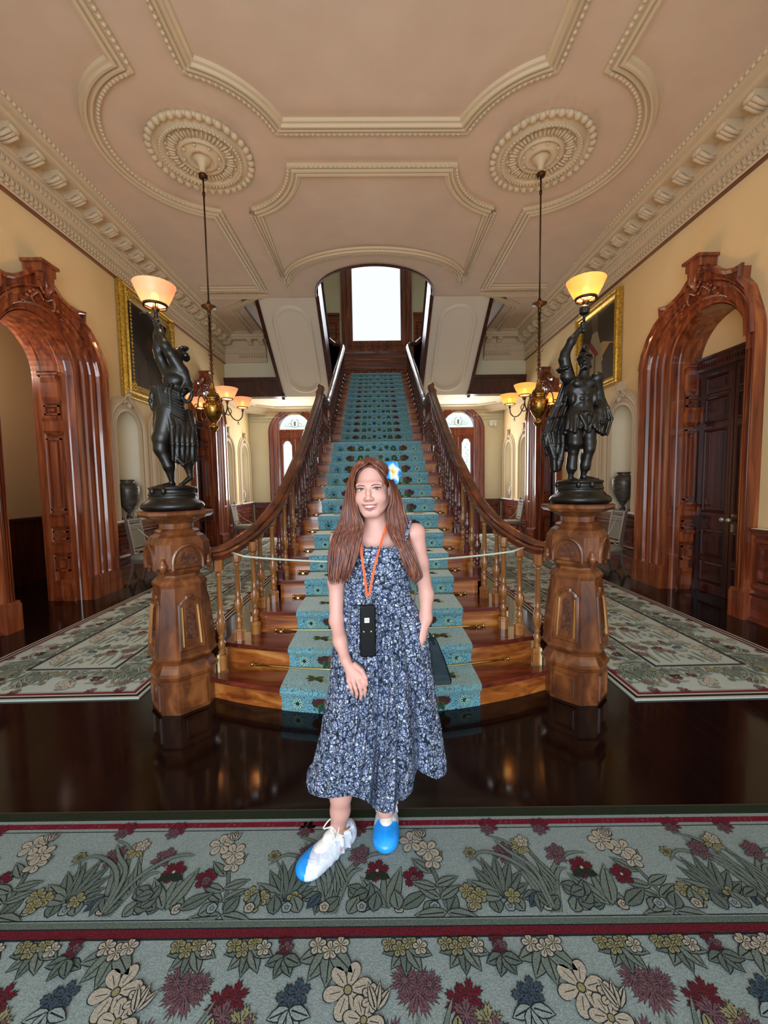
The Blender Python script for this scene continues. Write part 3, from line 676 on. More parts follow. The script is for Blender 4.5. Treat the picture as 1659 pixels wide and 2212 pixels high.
# ------------------------------------------------------------------ newel posts
def oct_ring(a, q, z):
    pts = [(a, -(a-q)), (a, a-q), (a-q, a), (-(a-q), a), (-a, a-q), (-a, -(a-q)), (-(a-q), -a), (a-q, -a)]
    c = cos(PI/4); return [Vector((x*c-y*c, x*c+y*c, z)) for x, y in pts]
def newel(name, x, lab):
    root = thing(name, lab, 'newel post', (x, 2.875, 0), 0, 'newel posts at the foot of the stairs')
    def part(nm, prof, mat):
        b = MB(); b.loft([oct_ring(a, q, z) for z, a, q in prof], smooth=False); return b.build(nm, mat, root)
    part('base', [(0, .19, .088), (.235, .19, .088), (.245, .20, .09), (.27, .205, .09), (.285, .19, .085), (.32, .175, .08), (.335, .165, .075), (.355, .175, .08), (.375, .20, .09), (.39, .205, .09), (.40, .195, .088)], M['newel'])
    part('shaft', [(.40, .195, .088), (.87, .150, .066)], M['newel'])
    part('neck', [(.87, .156, .068), (.89, .158, .068), (.915, .14, .06), (.935, .122, .055), (.95, .118, .05), (.965, .135, .06), (.98, .15, .065), (1.0, .152, .065)], M['newel'])
    part('head', [(1.0, .165, .07), (1.01, .18, .075), (1.17, .18, .075), (1.215, .155, .068), (1.235, .125, .055)], M['newel'])
    part('cap', [(1.235, .125, .055), (1.25, .128, .055), (1.262, .115, .05), (1.27, .10, .045), (1.305, .10, .045), (1.318, .125, .055), (1.33, .14, .06), (1.34, .165, .07), (1.35, .195, .08), (1.37, .213, .085), (1.388, .213, .085), (1.395, .20, .08)], M['newel'])
    for k in range(4):
        R = Matrix.Rotation(-PI/4 + k*PI/2 - PI/2*0, 3, 'Z')     # wide faces look along the diagonals
        def FP(u, z, a, out=0.0): return R @ Vector((u, -(a+out), z))
        def aa(z): return .195+(.150-.195)*(z-.40)/.47
        b = MB()
        # tall panel with an ogee head, pale edges
        z0, z1 = .455, .80; ogee = [(-.075, z0), (.075, z0), (.066, z1-.05), (.058, z1-.045), (.048, z1-.03), (.035, z1-.02), (.018, z1-.012), (.012, z1), (-.012, z1), (-.018, z1-.012), (-.035, z1-.02), (-.048, z1-.03), (-.058, z1-.045), (-.066, z1-.05)]
        nrm = R @ Vector((0, -1, -.095)).normalized()
        b.cur = 0; b.sweep([FP(u, z, aa(z)) for u, z in ogee], [(-.016, 0), (-.013, .012), (-.004, .017), (.002, .008), (.006, .010), (.010, .004), (.012, 0)], nrm, closed=True)
        b.cur = 1
        for sg in (-1, 1): b.loft([[FP(sg*u, z, aa(z), o) for u, o in ((ua-.006, 0), (ua-.006, .010), (ua+.003, .012), (ua+.003, 0))] for z, ua in ((z0+.012, .060), (z1-.065, .053))], smooth=False)
        b.cur = 2; inn = [(-.032, z0+.06), (.032, z0+.06), (.028, z1-.08), (0, z1-.05), (-.028, z1-.08)]
        b.loft([[FP(u, z, aa(z), o) for u, z in inn] for o in (0, .008)], smooth=False)
        b.build('shaft_panel', [M['newel'], M['pale'], M['burl']], root)
        # base panel
        b = MB(); b.sweep([FP(u, z, .19) for u, z in ((-.07, .04), (.07, .04), (.07, .19), (-.07, .19))], [(-.016, 0), (-.012, .012), (.0, .012), (.004, .005), (.010, .007), (.014, 0)], R @ Vector((0, -1, 0)), closed=True)
        b.build('base_panel', M['newel'], root)
        # arch on the head with its inlaid half-round panel
        b = MB(); a0 = .18
        ar = [FP(.098*cos(t), 1.045+.115*sin(t), a0) for t in [PI*i/16 for i in range(17)]]
        b.cur = 0; b.sweep([FP(.098, 1.0, a0)] + ar + [FP(-.098, 1.0, a0)], [(-.012, 0), (-.010, .012), (.0, .018), (.010, .012), (.012, 0)], R @ Vector((0, -1, 0)))
        b.cur = 0; b.loft([[FP(.09*cos(t), 1.045+.11*sin(t), a0, o) for t in [PI*i/12 for i in range(13)]] + [FP(-.09, 1.01, a0, o), FP(.09, 1.01, a0, o)] for o in (0, .004)], smooth=False)
        b.cur = 2; b.loft([[FP(.062*cos(t), 1.05+.075*sin(t), a0, o) for t in [PI*i/12 for i in range(13)]] + [FP(-.045, 1.03, a0, o), FP(.045, 1.03, a0, o)] for o in (0.004, .009)], smooth=False)
        b.build('arched_panel', [M['newel'], M['pale'], M['burl']], root)
        # turned drop at the corner
        b = MB(); Rc = Matrix.Rotation(k*PI/2, 3, 'Z'); c = Rc @ Vector((0, -.212, 0))
        b.lathe([(.003, .955), (.010, .962), (.006, .972), (.012, .985), (.020, 1.0), (.027, 1.02), (.028, 1.035), (.020, 1.045), (.016, 1.06), (.010, 1.08)], 10, c)
        b.build('corner_drop', M['newel'], root)
    return root
newel('newel_post', -1.435, 'octagonal carved wooden newel post under the bronze draped woman')
newel('newel_post', 1.435, 'octagonal carved wooden newel post under the bronze helmeted man')

# ------------------------------------------------------------------ balustrades
def baluster_mesh():
    b = MB(); K = 1.2; S = lambda pr: [(r*K, z) for r, z in pr]
    b.lathe(S([(.034, 0), (.034, .060), (.037, .064), (.037, .078), (.030, .084), (.026, .092)]), 8, ph=PI/8, smooth=False)
    b.lathe(S([(.022, .088), (.016, .10), (.024, .112), (.015, .125), (.021, .14), (.025, .165), (.017, .18), (.014, .195), (.021, .205), (.014, .215), (.020, .235), (.027, .262), (.029, .285), (.024, .32), (.017, .35), (.020, .358), (.014, .368), (.0175, .40), (.0135, .595), (.020, .602), (.020, .61), (.014, .618)]), 12)
    b.lathe(S([(.018, .618), (.030, .632), (.031, .66), (.031, .70)]), 8, ph=PI/8, smooth=False)
    for i in range(6):
        a = 2*PI*i/6; b.ball((.029*cos(a), .029*sin(a), .285), (.009, .009, .036), 5, 4)
    return b
bmesh_l = baluster_mesh().build('baluster', M['bal_l']); bmesh_d = baluster_mesh().build('baluster', M['bal_d'])
def put_baluster(src, parent, x, y, z, h, rz=0, first=[None]):
    o = src.copy(); COL.objects.link(o); o.parent = parent; o.location = (x, y, z); o.scale = (1, 1, h/.70); o.rotation_euler = (0, 0, rz); return o
RAILP = [(-.026, .016), (-.038, .006), (-.042, -.006), (-.034, -.012), (-.055, -.016), (-.062, -.030), (-.055, -.044), (-.040, -.048), (-.032, -.058), (-.040, -.066), (-.040, -.080), (.040, -.080), (.040, -.066), (.032, -.058), (.040, -.048), (.055, -.044), (.062, -.030), (.055, -.016), (.034, -.012), (.042, -.006), (.038, .006), (.026, .016), (.012, .026), (-.012, .026)]
def rail(b, path):
    path = [Vector(p) for p in path]; k = len(path); rings = []
    for i, p in enumerate(path):
        t = (path[min(i+1, k-1)] - path[max(i-1, 0)]).normalized(); sd = t.cross(Vector((0, 0, 1))).normalized()
        up = sd.cross(t).normalized()
        rings.append([p + sd*u + up*v for u, v in RAILP])
    b.loft(rings, smooth=False)
for s in (-1, 1):
    sd = 'left' if s < 0 else 'right'
    low = thing('stair_balustrade', 'swept handrail with turned balusters on the %s of the lower flight' % sd, 'balustrade', group='lower balustrades')
    ctrl = [(1.27, 2.99, 1.075), (1.20, 3.08, 1.085), (1.10, 3.24, 1.15), (1.0, 3.46, 1.27), (.925, 3.77, 1.45), (.885, 4.24, 1.745), (.87, 4.93, 2.12), (.87, 5.53, 2.47), (.87, 6.18, 2.86), (.87, 6.34, 2.98), (.87, 6.44, 3.06), (.87, 6.50, 3.09)]
    path = [Vector((s*x, y, z)) for x, y, z in catmull(ctrl, 5)]
    b = MB(); rail(b, path); b.ball(path[-1]+Vector((0, .0, 0)), (.05, .05, .04), 10, 6); b.build('handrail', M['rail'], low)
    def railz(y): return interp(y, [p.y for p in path], [p.z for p in path])
    def railx(y): return interp(y, [p.y for p in path], [abs(p.x) for p in path])
    # first balusters follow the curved string, then two per tread
    spots = [(1.205, 3.00, 0.17), (1.115, 3.14, .34), (1.03, 3.28, .34), (1.02, 3.44, .51), (.955, 3.60, .51)]
    for i in range(3, 13):
        y1 = NOSE[i+1] if i < 12 else NOSE[12]+.29
        for f in (.22, .72):
            y = NOSE[i]+(y1-NOSE[i])*f; spots.append((None, y, RS*(i+1)))
    for j, (x, y, z) in enumerate(spots):
        if y > 6.5: continue
        x = railx(y) if x is None else x; h = railz(y)-.065-z
        put_baluster(bmesh_l if (j % 2 == 0 and j < 9) or j == 1 or j == 3 else bmesh_d, low, s*x, y, z, h, j)
    b = MB(); b.lathe([(.05, 0), (.05, .2), (.04, .22), (.045, .7), (.06, .78), (.06, .82), (.02, .86), (.03, .9), (.01, .94)], 8, (s*.90, 6.52, RS*13), ph=PI/8, smooth=False); b.build('landing_newel', M['bal_d'], low)
    up = thing('stair_balustrade', 'straight handrail with turned balusters on the %s of the upper flight' % sd, 'balustrade', group='upper balustrades')
    ctrl = [(.88, 6.56, 3.02), (.88, 7.2, 3.02), (.88, 7.36, 3.06), (.88, 7.55, 3.16), (.88, 8.1, 3.46), (.88, 9.5, 4.29), (.88, 10.9, 5.11), (.89, 11.25, 5.32)]
    path2 = [Vector((s*x, y, z)) for x, y, z in catmull(ctrl, 4)] + [Vector((s*.95, 11.4, 5.42)), Vector((s*1.12, 11.45, 5.45)), Vector((s*1.28, 11.3, 5.55))]
    ret = [Vector((s*1.29, 11.2 - .28*k, 5.62+.198*k)) for k in range(8)]
    b = MB(); rail(b, path2 + ret); b.build('handrail', M['rail'], up)
    def rz2(y): return interp(y, [p.y for p in path2 if p.y <= 11.3], [p.z for p in path2 if p.y <= 11.3])
    for k in range(4): put_baluster(bmesh_d, up, s*.88, 6.66+.2*k, RS*13, rz2(6.66+.2*k)-.065-RS*13)
    for i in range(13, 26):
        for f in (.25, .75):
            y = NOSE[i]+.289*f; put_baluster(bmesh_d, up, s*.88, y, RS*(i+1), rz2(y)-.065-RS*(i+1))
    for k in range(7):
        for f in (.25, .75):
            y = 11.2-.29*(k+f); z = 4.59+.17*(k+1); put_baluster(bmesh_d, up, s*1.31, y, z, 5.62+.198*(k+f)-.08-z)
    # boarded panel between the landing rail and floor
    b = MB()
    for k in range(3): b.tube([(s*.90, 6.62, 2.32+.05*k), (s*.90, 7.3, 2.32+.05*k)], .01, 5)
    b.build('landing_rail', M['bal_d'], up)
for o in (bmesh_l, bmesh_d): bpy.data.objects.remove(o)

# brass rods holding the stair carpet
for i in range(1, 12):
    z = RS*i + .014; b = MB(); n = 12 if BOW[i] else 2; hwid = [.98, .86][i-1] if i < 3 else .79
    pts = [(-hwid + 2*hwid*k/n, 0, 0) for k in range(n+1)]; pts = [Vector((x, front(i, x)+.03-.022, 0)) for x, _, _ in pts]
    root = thing('stair_rod', 'brass carpet rod across the stair carpet at the foot of riser %s' % ['two', 'three', 'four', 'five', 'six', 'seven', 'eight', 'nine', 'ten', 'eleven', 'twelve'][i-1], 'stair rod', (0, 0, z), group='brass stair rods')
    b.tube(pts, .0075, 8); b.build('rod', M['rod'], root)
    for s in (0, -1):
        p = pts[s]; b = MB(); sg = -1 if s == 0 else 1
        b.ball(p+Vector((sg*.012, 0, 0)), .013, 8, 6); b.ball(p+Vector((-sg*.05, 0, 0)), (.006, .013, .013), 8, 6); b.box(p+Vector((-sg*.03, .004, -.006)), (.02, .015, .016)); b.build('finial', M['rod'], root)
# rope across the stairs
b = MB(); b.tube([(-1.14, 3.11, 1.045)] + [(-1.14+2.28*t, 3.06 - .0*t, 1.035-.075*(1-(2*t-1)**2)) for t in [i/20 for i in range(1, 20)]] + [(1.14, 3.11, 1.045)], .0075, 8)
tag(b.build('rope', base_mat('pale_rope', '#c3c6b2', .8)), 'thin pale rope stretched across the foot of the stairs', 'rope', )

# ------------------------------------------------------------------ carpet drawing: every motif is pile in its own colour within one carpet mesh
class Rug:
    """pattern in a local plane (u, v); layer by layer a little higher"""
    def __init__(s, mb, to3, clip=None, dz=.00005, rn=None): s.b = mb; s.to3 = to3; s.clip = clip; s.dz = dz; s.k = 1; s.r = rn or random.Random(1)
    def poly(s, pts, col, lift=0):
        if s.clip:
            pts = clip_poly(pts, *s.clip)
            if len(pts) < 3: return
        z = .0006 + s.dz*(s.k+lift); s.b.cur = PI_[col]; s.b.face([s.b.vert(s.to3(x, y, z)) for x, y in pts])
    def step(s): s.k = (s.k+4) % 140
    def shape(s, pts, col, o=.0035, lc='line'):
        cx = sum(p[0] for p in pts)/len(pts); cy = sum(p[1] for p in pts)/len(pts); out = []
        for x, y in pts:
            d = math.hypot(x-cx, y-cy) or 1; out.append((x+(x-cx)/d*o, y+(y-cy)/d*o))
        s.poly(out, lc, 0); s.poly(pts, col, 1)
    def leaf(s, x, y, L, W, a, col='leaf', vein=True, o=.0035, bend=0.0):
        ca, sa = cos(a), sin(a); n = 7; up = []; dn = []
        for i in range(n+1):
            t = i/n; w = W*sin(PI*t**.8)*.5*(1 if i % 2 else .93); by = bend*L*t*t
            up.append((x+ca*L*t-sa*(by+w), y+sa*L*t+ca*(by+w))); dn.append((x+ca*L*t-sa*(by-w), y+sa*L*t+ca*(by-w)))
        s.step(); s.shape(up[:1]+up[1:-1]+[up[-1]]+dn[-2:0:-1], col, o)
        if vein: s.line([(x+ca*L*t-sa*bend*L*t*t, y+sa*L*t+ca*bend*L*t*t) for t in (.1, .4, .65, .88)], .0022)
    def line(s, pts, w=.004, col='line', lift=2):
        k = len(pts); L = []; R = []
        for i, (x, y) in enumerate(pts):
            a = pts[max(i-1, 0)]; b = pts[min(i+1, k-1)]; dx, dy = b[0]-a[0], b[1]-a[1]; d = math.hypot(dx, dy) or 1
            ww = w*(1-.35*i/k); L.append((x-dy/d*ww, y+dx/d*ww)); R.append((x+dy/d*ww, y-dx/d*ww))
        for i in range(k-1): s.poly([L[i], L[i+1], R[i+1], R[i]], col, lift)
    def blade(s, pts, w, col='leaf'):
        p3 = catmull([(x, y, 0) for x, y in pts], 4); k = len(p3)
        q = [(p.x, p.y) for p in p3]; s.step()
        for wid, c, l in ((w+.0045, 'line', 0), (w, col, 1)):
            Lr = []; Rr = []
            for i, (x, y) in enumerate(q):
                a = q[max(i-1, 0)]; b = q[min(i+1, k-1)]; dx, dy = b[0]-a[0], b[1]-a[1]; d = math.hypot(dx, dy) or 1; t = i/(k-1)
                ww = wid*(.35+.65*sin(PI*min(1, .15+t*.85)))*.5 if t < 1 else .0005; Lr.append((x-dy/d*ww, y+dx/d*ww)); Rr.append((x+dy/d*ww, y-dx/d*ww))
            for i in range(k-1): s.poly([Lr[i], Lr[i+1], Rr[i+1], Rr[i]], c, l)
    def flower(s, x, y, r, col, n=5, a0=0.0, ctr='yellow', lobe=.55, o=.0035, frill=0.0, sq=1.0, lc='line'):
        s.step(); big = []; m = n*8
        for i in range(m):
            t = 2*PI*i/m; rr = r*(1-lobe + lobe*abs(cos(n*t/2))**.6)
            if frill: rr *= 1+frill*(1 if i % 2 else -1)
            big.append((x+rr*cos(t+a0), y+rr*sin(t+a0)*sq))
        s.shape(big, col, o, lc)
        for i in range(n):
            t = 2*PI*(i+.5)/n*1 + a0; s.line([(x+r*.2*cos(t), y+r*.2*sin(t)*sq), (x+r*.55*cos(t), y+r*.55*sin(t)*sq)], .0016, lift=2)
            t = 2*PI*i/n + a0; s.line([(x+r*.3*cos(t), y+r*.3*sin(t)*sq), (x+r*.75*cos(t), y+r*.75*sin(t)*sq)], .0012, lift=2)
        if ctr:
            s.poly([(x+r*.2*cos(t), y+r*.2*sin(t)*sq) for t in [2*PI*i/8 for i in range(8)]], 'line', 2)
            s.poly([(x+r*.15*cos(t), y+r*.15*sin(t)*sq) for t in [2*PI*i/8 for i in range(8)]], ctr, 3)
def clip_poly(pts, x0, y0, x1, y1):
    def cl(P, f, g):
        out = []
        for i in range(len(P)):
            a, b = P[i-1], P[i]; fa, fb = f(a), f(b)
            if fa >= 0: 
                if fb < 0: out.append(g(a, b, fa/(fa-fb)))
                else: out.append(b)
            elif fb >= 0: out.append(g(a, b, fa/(fa-fb))); out.append(b)
        return out
    g = lambda a, b, t: (a[0]+(b[0]-a[0])*t, a[1]+(b[1]-a[1])*t)
    for f in (lambda p: p[0]-x0, lambda p: x1-p[0], lambda p: p[1]-y0, lambda p: y1-p[1]):
        if not pts: return []
        pts = cl(pts, f, g)
    return pts
def border_repeat(R, u, m, v=0.0, k=1.0):
    """one repeat of the flower border growing along +v (away from the middle stripe); m = +-1 mirrors; .82 m long"""
    X = lambda x: u+m*x*k; Y = lambda y: v+y*k; A = lambda a: a if m > 0 else PI-a
    def leaf(x, y, L, W, a, c='leaf', bend=0.0): R.leaf(X(x), Y(y), L*k, W*k, A(math.radians(a)), c, bend=bend*m)
    def blade(pts, w, c='leaf'): R.blade([(X(x), Y(y)) for x, y in pts], w*k, c)
    def fl(x, y, r, c, n=5, **q): R.flower(X(x), Y(y), r*k, c, n, q.pop('a0', .3), **q)
    # pebbles and low leaves
    for i in range(9): leaf(.0+.092*i, .0+.006*(i % 3), .07, .05, 40+20*(i % 5), 'leaf2' if i % 2 else 'leaf')
    for i in range(6): fl(.04+.14*i, .022, .018, 'cream' if i % 2 else 'bg', 5, ctr=None, lobe=.15)
    # broad leafy plant with yellow flowers
    for a, L in ((25, .13), (45, .15), (65, .17), (85, .18), (105, .17), (125, .15), (150, .14), (170, .12)): leaf(.30, .05, L, .045, a, 'leaf2' if a % 2 else 'leaf')
    blade([(.29, .05), (.27, .15), (.22, .23)], .006); fl(.215, .235, .024, 'yellow', 7, ctr='brown')
    for x, y in ((.17, .075), (.215, .06), (.19, .035), (.34, .055)): fl(x, y, .03, 'yellow', 5)
    # iris fan with long curling leaves
    for pts in ([(.47, .01), (.45, .12), (.38, .20), (.27, .24), (.20, .19)], [(.48, .01), (.46, .16), (.38, .24), (.33, .30)], [(.48, .01), (.52, .14), (.60, .22), (.66, .24), (.71, .235)],
                [(.48, .0), (.46, .14), (.40, .28), (.30, .33)], [(.49, .0), (.50, .16), (.47, .25), (.46, .32)], [(.47, .0), (.43, .1), (.40, .17), (.36, .22)], [(.50, .0), (.53, .11), (.56, .16), (.60, .17)]): blade(pts, .016)
    for i in range(5): leaf(.46+.02*i, .02+.02*i, .15, .028, 70+12*i)
    for x, y, c in ((.355, .235, 'pink'), (.44, .27, 'yellow'), (.575, .225, 'pink')):
        fl(x, y, .042, c, 6, frill=.14, lobe=.7); fl(x+.012, y+.022, .03, 'pink' if c == 'pink' else 'cream', 5, frill=.12, ctr=None)
    for a in (200, 230, 260, 300): leaf(.44, .07, .07, .035, a, 'blue' if a == 230 else 'leaf2')
    # red roses over pointed leaves
    leaf(.70, .02, .15, .05, 95); leaf(.70, .02, .17, .055, 72); leaf(.69, .02, .16, .045, 130); leaf(.66, .02, .12, .05, 150, 'leaf2'); leaf(.75, .02, .12, .05, 30, 'leaf2')
    for i in range(6): leaf(.58+.02*(i % 3), .03+.025*(i//2), .06, .045, 40*i, 'leaf2')
    fl(.655, .165, .045, 'red', 6, frill=.1, ctr='cream', lobe=.4); leaf(.655, .15, .05, .03, 200, 'green'); leaf(.655, .15, .05, .03, 340, 'green')
    fl(.80, .135, .040, 'red', 5, frill=.08, ctr='cream', lobe=.4); fl(.805, .125, .018, 'pink', 5, ctr=None)
    # white lily stem
    blade([(.915, .02), (.90, .10), (.875, .18), (.83, .27)], .012, 'leaf2')
    for t, a in ((.05, 150), (.05, 30), (.09, 165), (.10, 20), (.15, 140), (.17, 50), (.21, 120)): leaf(.91-.25*t, .0+t, .10, .036, a, 'leaf')
    leaf(.915, .0, .12, .04, -10); leaf(.915, .0, .12, .04, 185)
    for x, y, r, a in ((.885, .205, .042, .2), (.87, .25, .05, .9), (.80, .29, .052, .4), (.835, .325, .03, 1.2)): fl(x, y, r, 'cream', 5, a0=a, lobe=.62, ctr='bg')
    for a in (60, 90, 120): leaf(.845, .31, .05, .018, a, 'cream')
    # red carnations hanging over the outer stripe
    for x, y in ((.33, .375), (.565, .372)):
        fl(x, y, .038, 'crim', 7, frill=.16, lobe=.5, ctr=None); fl(x-.012, y-.022, .028, 'pink', 6, frill=.16, ctr=None)
def field_repeat(R, u, v, m):
    """.82 x .6 m of the inner field, growing towards -v"""
    X = lambda x: u+m*x*.86; A = lambda a: math.radians(a) if m > 0 else PI-math.radians(a)
    def leaf(x, y, L, W, a, c='leaf', bend=0.0): R.leaf(X(x), v+y, L, W, A(a), c, bend=bend*m)
    def fl(x, y, r, c, n=5, **q): R.flower(X(x), v+y, r, c, n, q.pop('a0', .4), **q)
    def blade(pts, w, c='leaf'): R.blade([(X(x), v+y) for x, y in pts], w, c)
    for x0 in (.02, .24):
        for a in (195, 230, 265, 300, 340): leaf(x0+.07, -.02, .085, .040, a, 'leaf2' if a % 2 else 'leaf')
        for dx, dy in ((0, 0), (.04, -.015), (.08, .005), (.12, -.01)): fl(x0+dx, -.015+dy, .024, 'yellow' if dx < .1 else 'cream', 5)
    for a in (200, 235, 270, 320): leaf(.62, -.03, .105, .052, a)
    for dx, dy in ((-.05, 0), (0, -.015), (.04, .0)): fl(.62+dx, -.02+dy, .028, 'cream', 5, ctr='yellow')
    for k in range(4): fl(.44+.01*(k % 2), -.01-.02*k, .022, 'pink' if k % 2 else 'red', 5, frill=.1, ctr=None)
    for a in (200, 250, 300, 340): leaf(.45, -.055, .06, .035, a, 'leaf2')
    # carnations
    blade([(.08, -.44), (.09, -.32), (.12, -.20)], .022); blade([(.08, -.44), (.05, -.30), (.02, -.26)], .018)
    for x, y, r in ((.12, -.14, .06), (.075, -.115, .04), (.165, -.125, .035), (.02, -.26, .055), (.055, -.285, .04)): fl(x, y, r, 'pink', 8, frill=.18, lobe=.4, ctr=None)
    # red iris pair
    blade([(.26, -.40), (.27, -.28), (.28, -.2)], .02); blade([(.30, -.42), (.33, -.32), (.36, -.26)], .018)
    for x, y, c in ((.26, -.17, 'red'), (.30, -.155, 'red'), (.28, -.20, 'pink'), (.35, -.215, 'yellow'), (.37, -.24, 'pink')): fl(x, y, .04, c, 6, frill=.15, lobe=.6, ctr=None)
    leaf(.25, -.2, .06, .03, 260, 'yellow')
    blade([(.21, -.44), (.19, -.34), (.20, -.24), (.24, -.16)], .016)
    # blue flower
    for x, y in ((.49, -.16), (.525, -.145), (.505, -.185)): fl(x, y, .034, 'blue', 5, frill=.1, ctr=None)
    for a in (200, 250, 300, 345): leaf(.505, -.185, .065, .034, a, 'bg')
    # big white lilies
    for x, y, r, a in ((.70, -.14, .075, .2), (.76, -.21, .06, .9), (.73, -.30, .07, .1), (.79, -.16, .035, .5), (.69, -.36, .06, .8)): fl(x, y, r, 'cream', 6, a0=a, lobe=.62, ctr='yellow')
    for a in (50, 80, 110): leaf(.80, -.19, .07, .022, a, 'cream')
    for pts in ([(.60, -.46), (.58, -.34), (.57, -.24)], [(.64, -.46), (.66, -.34), (.64, -.26)], [(.52, -.45), (.50, -.36), (.47, -.30)]): blade(pts, .02)
    fl(.44, -.38, .018, 'yellow', 5); fl(.40, -.33, .02, 'bg', 5, ctr=None)

# front rug, seen from its far edge
rug_lab = 'wide grey-green flowered rug across the foreground under the woman'
b = MB(); W2 = 4.0; T = .012
b.cur = 0; b.box2((-W2, -1.9, 0), (W2, 1.79, T))
flat = lambda x, y, z: (x, y, T+z)
R = Rug(b, flat)
def stripe(R, y0, y1, c, x0=-W2, x1=W2, l=0): R.poly([(x0, y0), (x1, y0), (x1, y1), (x0, y1)], c, l)
R.k = 0
stripe(R, 1.735, 1.79, 'green'); stripe(R, 1.722, 1.735, 'bg', l=1); stripe(R, 1.783, 1.79, 'brown', l=1)
stripe(R, 1.690, 1.718, 'crim', l=1); stripe(R, 1.683, 1.690, 'bg', l=1); stripe(R, 1.672, 1.676, 'line', l=1)
x = -W2
while x < W2:
    R.line([(x, 1.69), (x+.012, 1.718)], .0018, 'pink', 2); R.line([(x+.05, 1.69), (x+.062, 1.718)], .0018, 'pink', 2); R.poly([(x+.024, 1.704), (x+.031, 1.711), (x+.038, 1.704), (x+.031, 1.697)], 'pink', 2); x += .155
stripe(R, 1.300, 1.304, 'line', l=1); stripe(R, 1.275, 1.296, 'leaf2', l=1); stripe(R, 1.245, 1.272, 'red', l=1); stripe(R, 1.272, 1.276, 'line', l=1); stripe(R, 1.238, 1.245, 'line', l=1)
R.clip = (-W2, 1.30, W2, 1.735)
for k in range(-5, 7): border_repeat(R, -.698+.816*k, 1, 1.315, .98)
R.clip = (-W2, .2, W2, 1.238)
for j in range(2):
    for k in range(-5, 8): field_repeat(R, -.74+.712*k+.36*j, 1.235-.46*j, 1)
o = b.build('flowered_rug', PM, recalc=False); o.location = (0, .03, 0); o.rotation_euler = (0, 0, -.019)
tag(o, rug_lab, 'rug')

# runners along both sides of the stairs
for s in (-1, 1):
    b = MB(); y0 = 2.90 if s < 0 else 2.715; y1 = 12.0; x0, x1 = 1.79, 3.50; T = .012
    b.cur = 0; b.box2((s*x0, y0, 0), (s*x1, y1, T))
    R = Rug(b, lambda x, y, z, s=s: (s*x, y, .012+z)); R.k = 0
    def frame(R, i0, i1, c, l=0):
        a, bb, cc, dd = x0+i0, y0+i0, x1-i0, y1-i0; a2, b2, c2, d2 = x0+i1, y0+i1, x1-i1, y1-i1
        for q in ([(a, bb), (cc, bb), (c2, b2), (a2, b2)], [(cc, bb), (cc, dd), (c2, d2), (c2, b2)], [(cc, dd), (a, dd), (a2, d2), (c2, d2)], [(a, dd), (a, bb), (a2, b2), (a2, d2)]): R.poly(q, c, l)
    frame(R, 0, .018, 'cream'); frame(R, .018, .045, 'green'); frame(R, .045, .058, 'cream'); frame(R, .062, .092, 'crim'); frame(R, .10, .104, 'line'); frame(R, .472, .494, 'brown', 150)
    rr = random.Random(5+s); R.clip = (x0+.06, y0+.06, x1-.06, y1-.06)
    # near end
    Rn = Rug(b, lambda x, y, z, s=s: (s*x, (y0+.47)-(y), .012+z)); Rn.clip = (x0+.1, 0.01, x1-.1, .41); 
    for k in range(-1, 3): border_repeat(Rn, x0-.1+.8*k, 1, .01, .95)
    # outer and inner long sides
    Ro = Rug(b, lambda x, y, z, s=s: (s*(x1-.47+y), y0+x, .012+z)); Ro.clip = (.3, .01, y1-y0-.3, .41)
    for k in range(0, 11): border_repeat(Ro, .2+.82*k, 1, .01, .95)
    Ri = Rug(b, lambda x, y, z, s=s: (s*(x0+.47-y), y0+x, .012+z)); Ri.clip = (.3, .01, y1-y0-.3, .41)
    for k in range(0, 11): border_repeat(Ri, .1+.82*k, 1, .01, .95)
    R.clip = (x0+.50, y0+.50, x1-.50, y1-.5)
    for j in range(17): field_repeat(R, x0+.5, y0+1.0+.5*j, 1)
    o = b.build('hall_runner', PMR, recalc=False)
    tag(o, 'pale flowered hall runner with crimson edge on the %s of the stairs' % ('left' if s < 0 else 'right'), 'runner', 'hall runners')

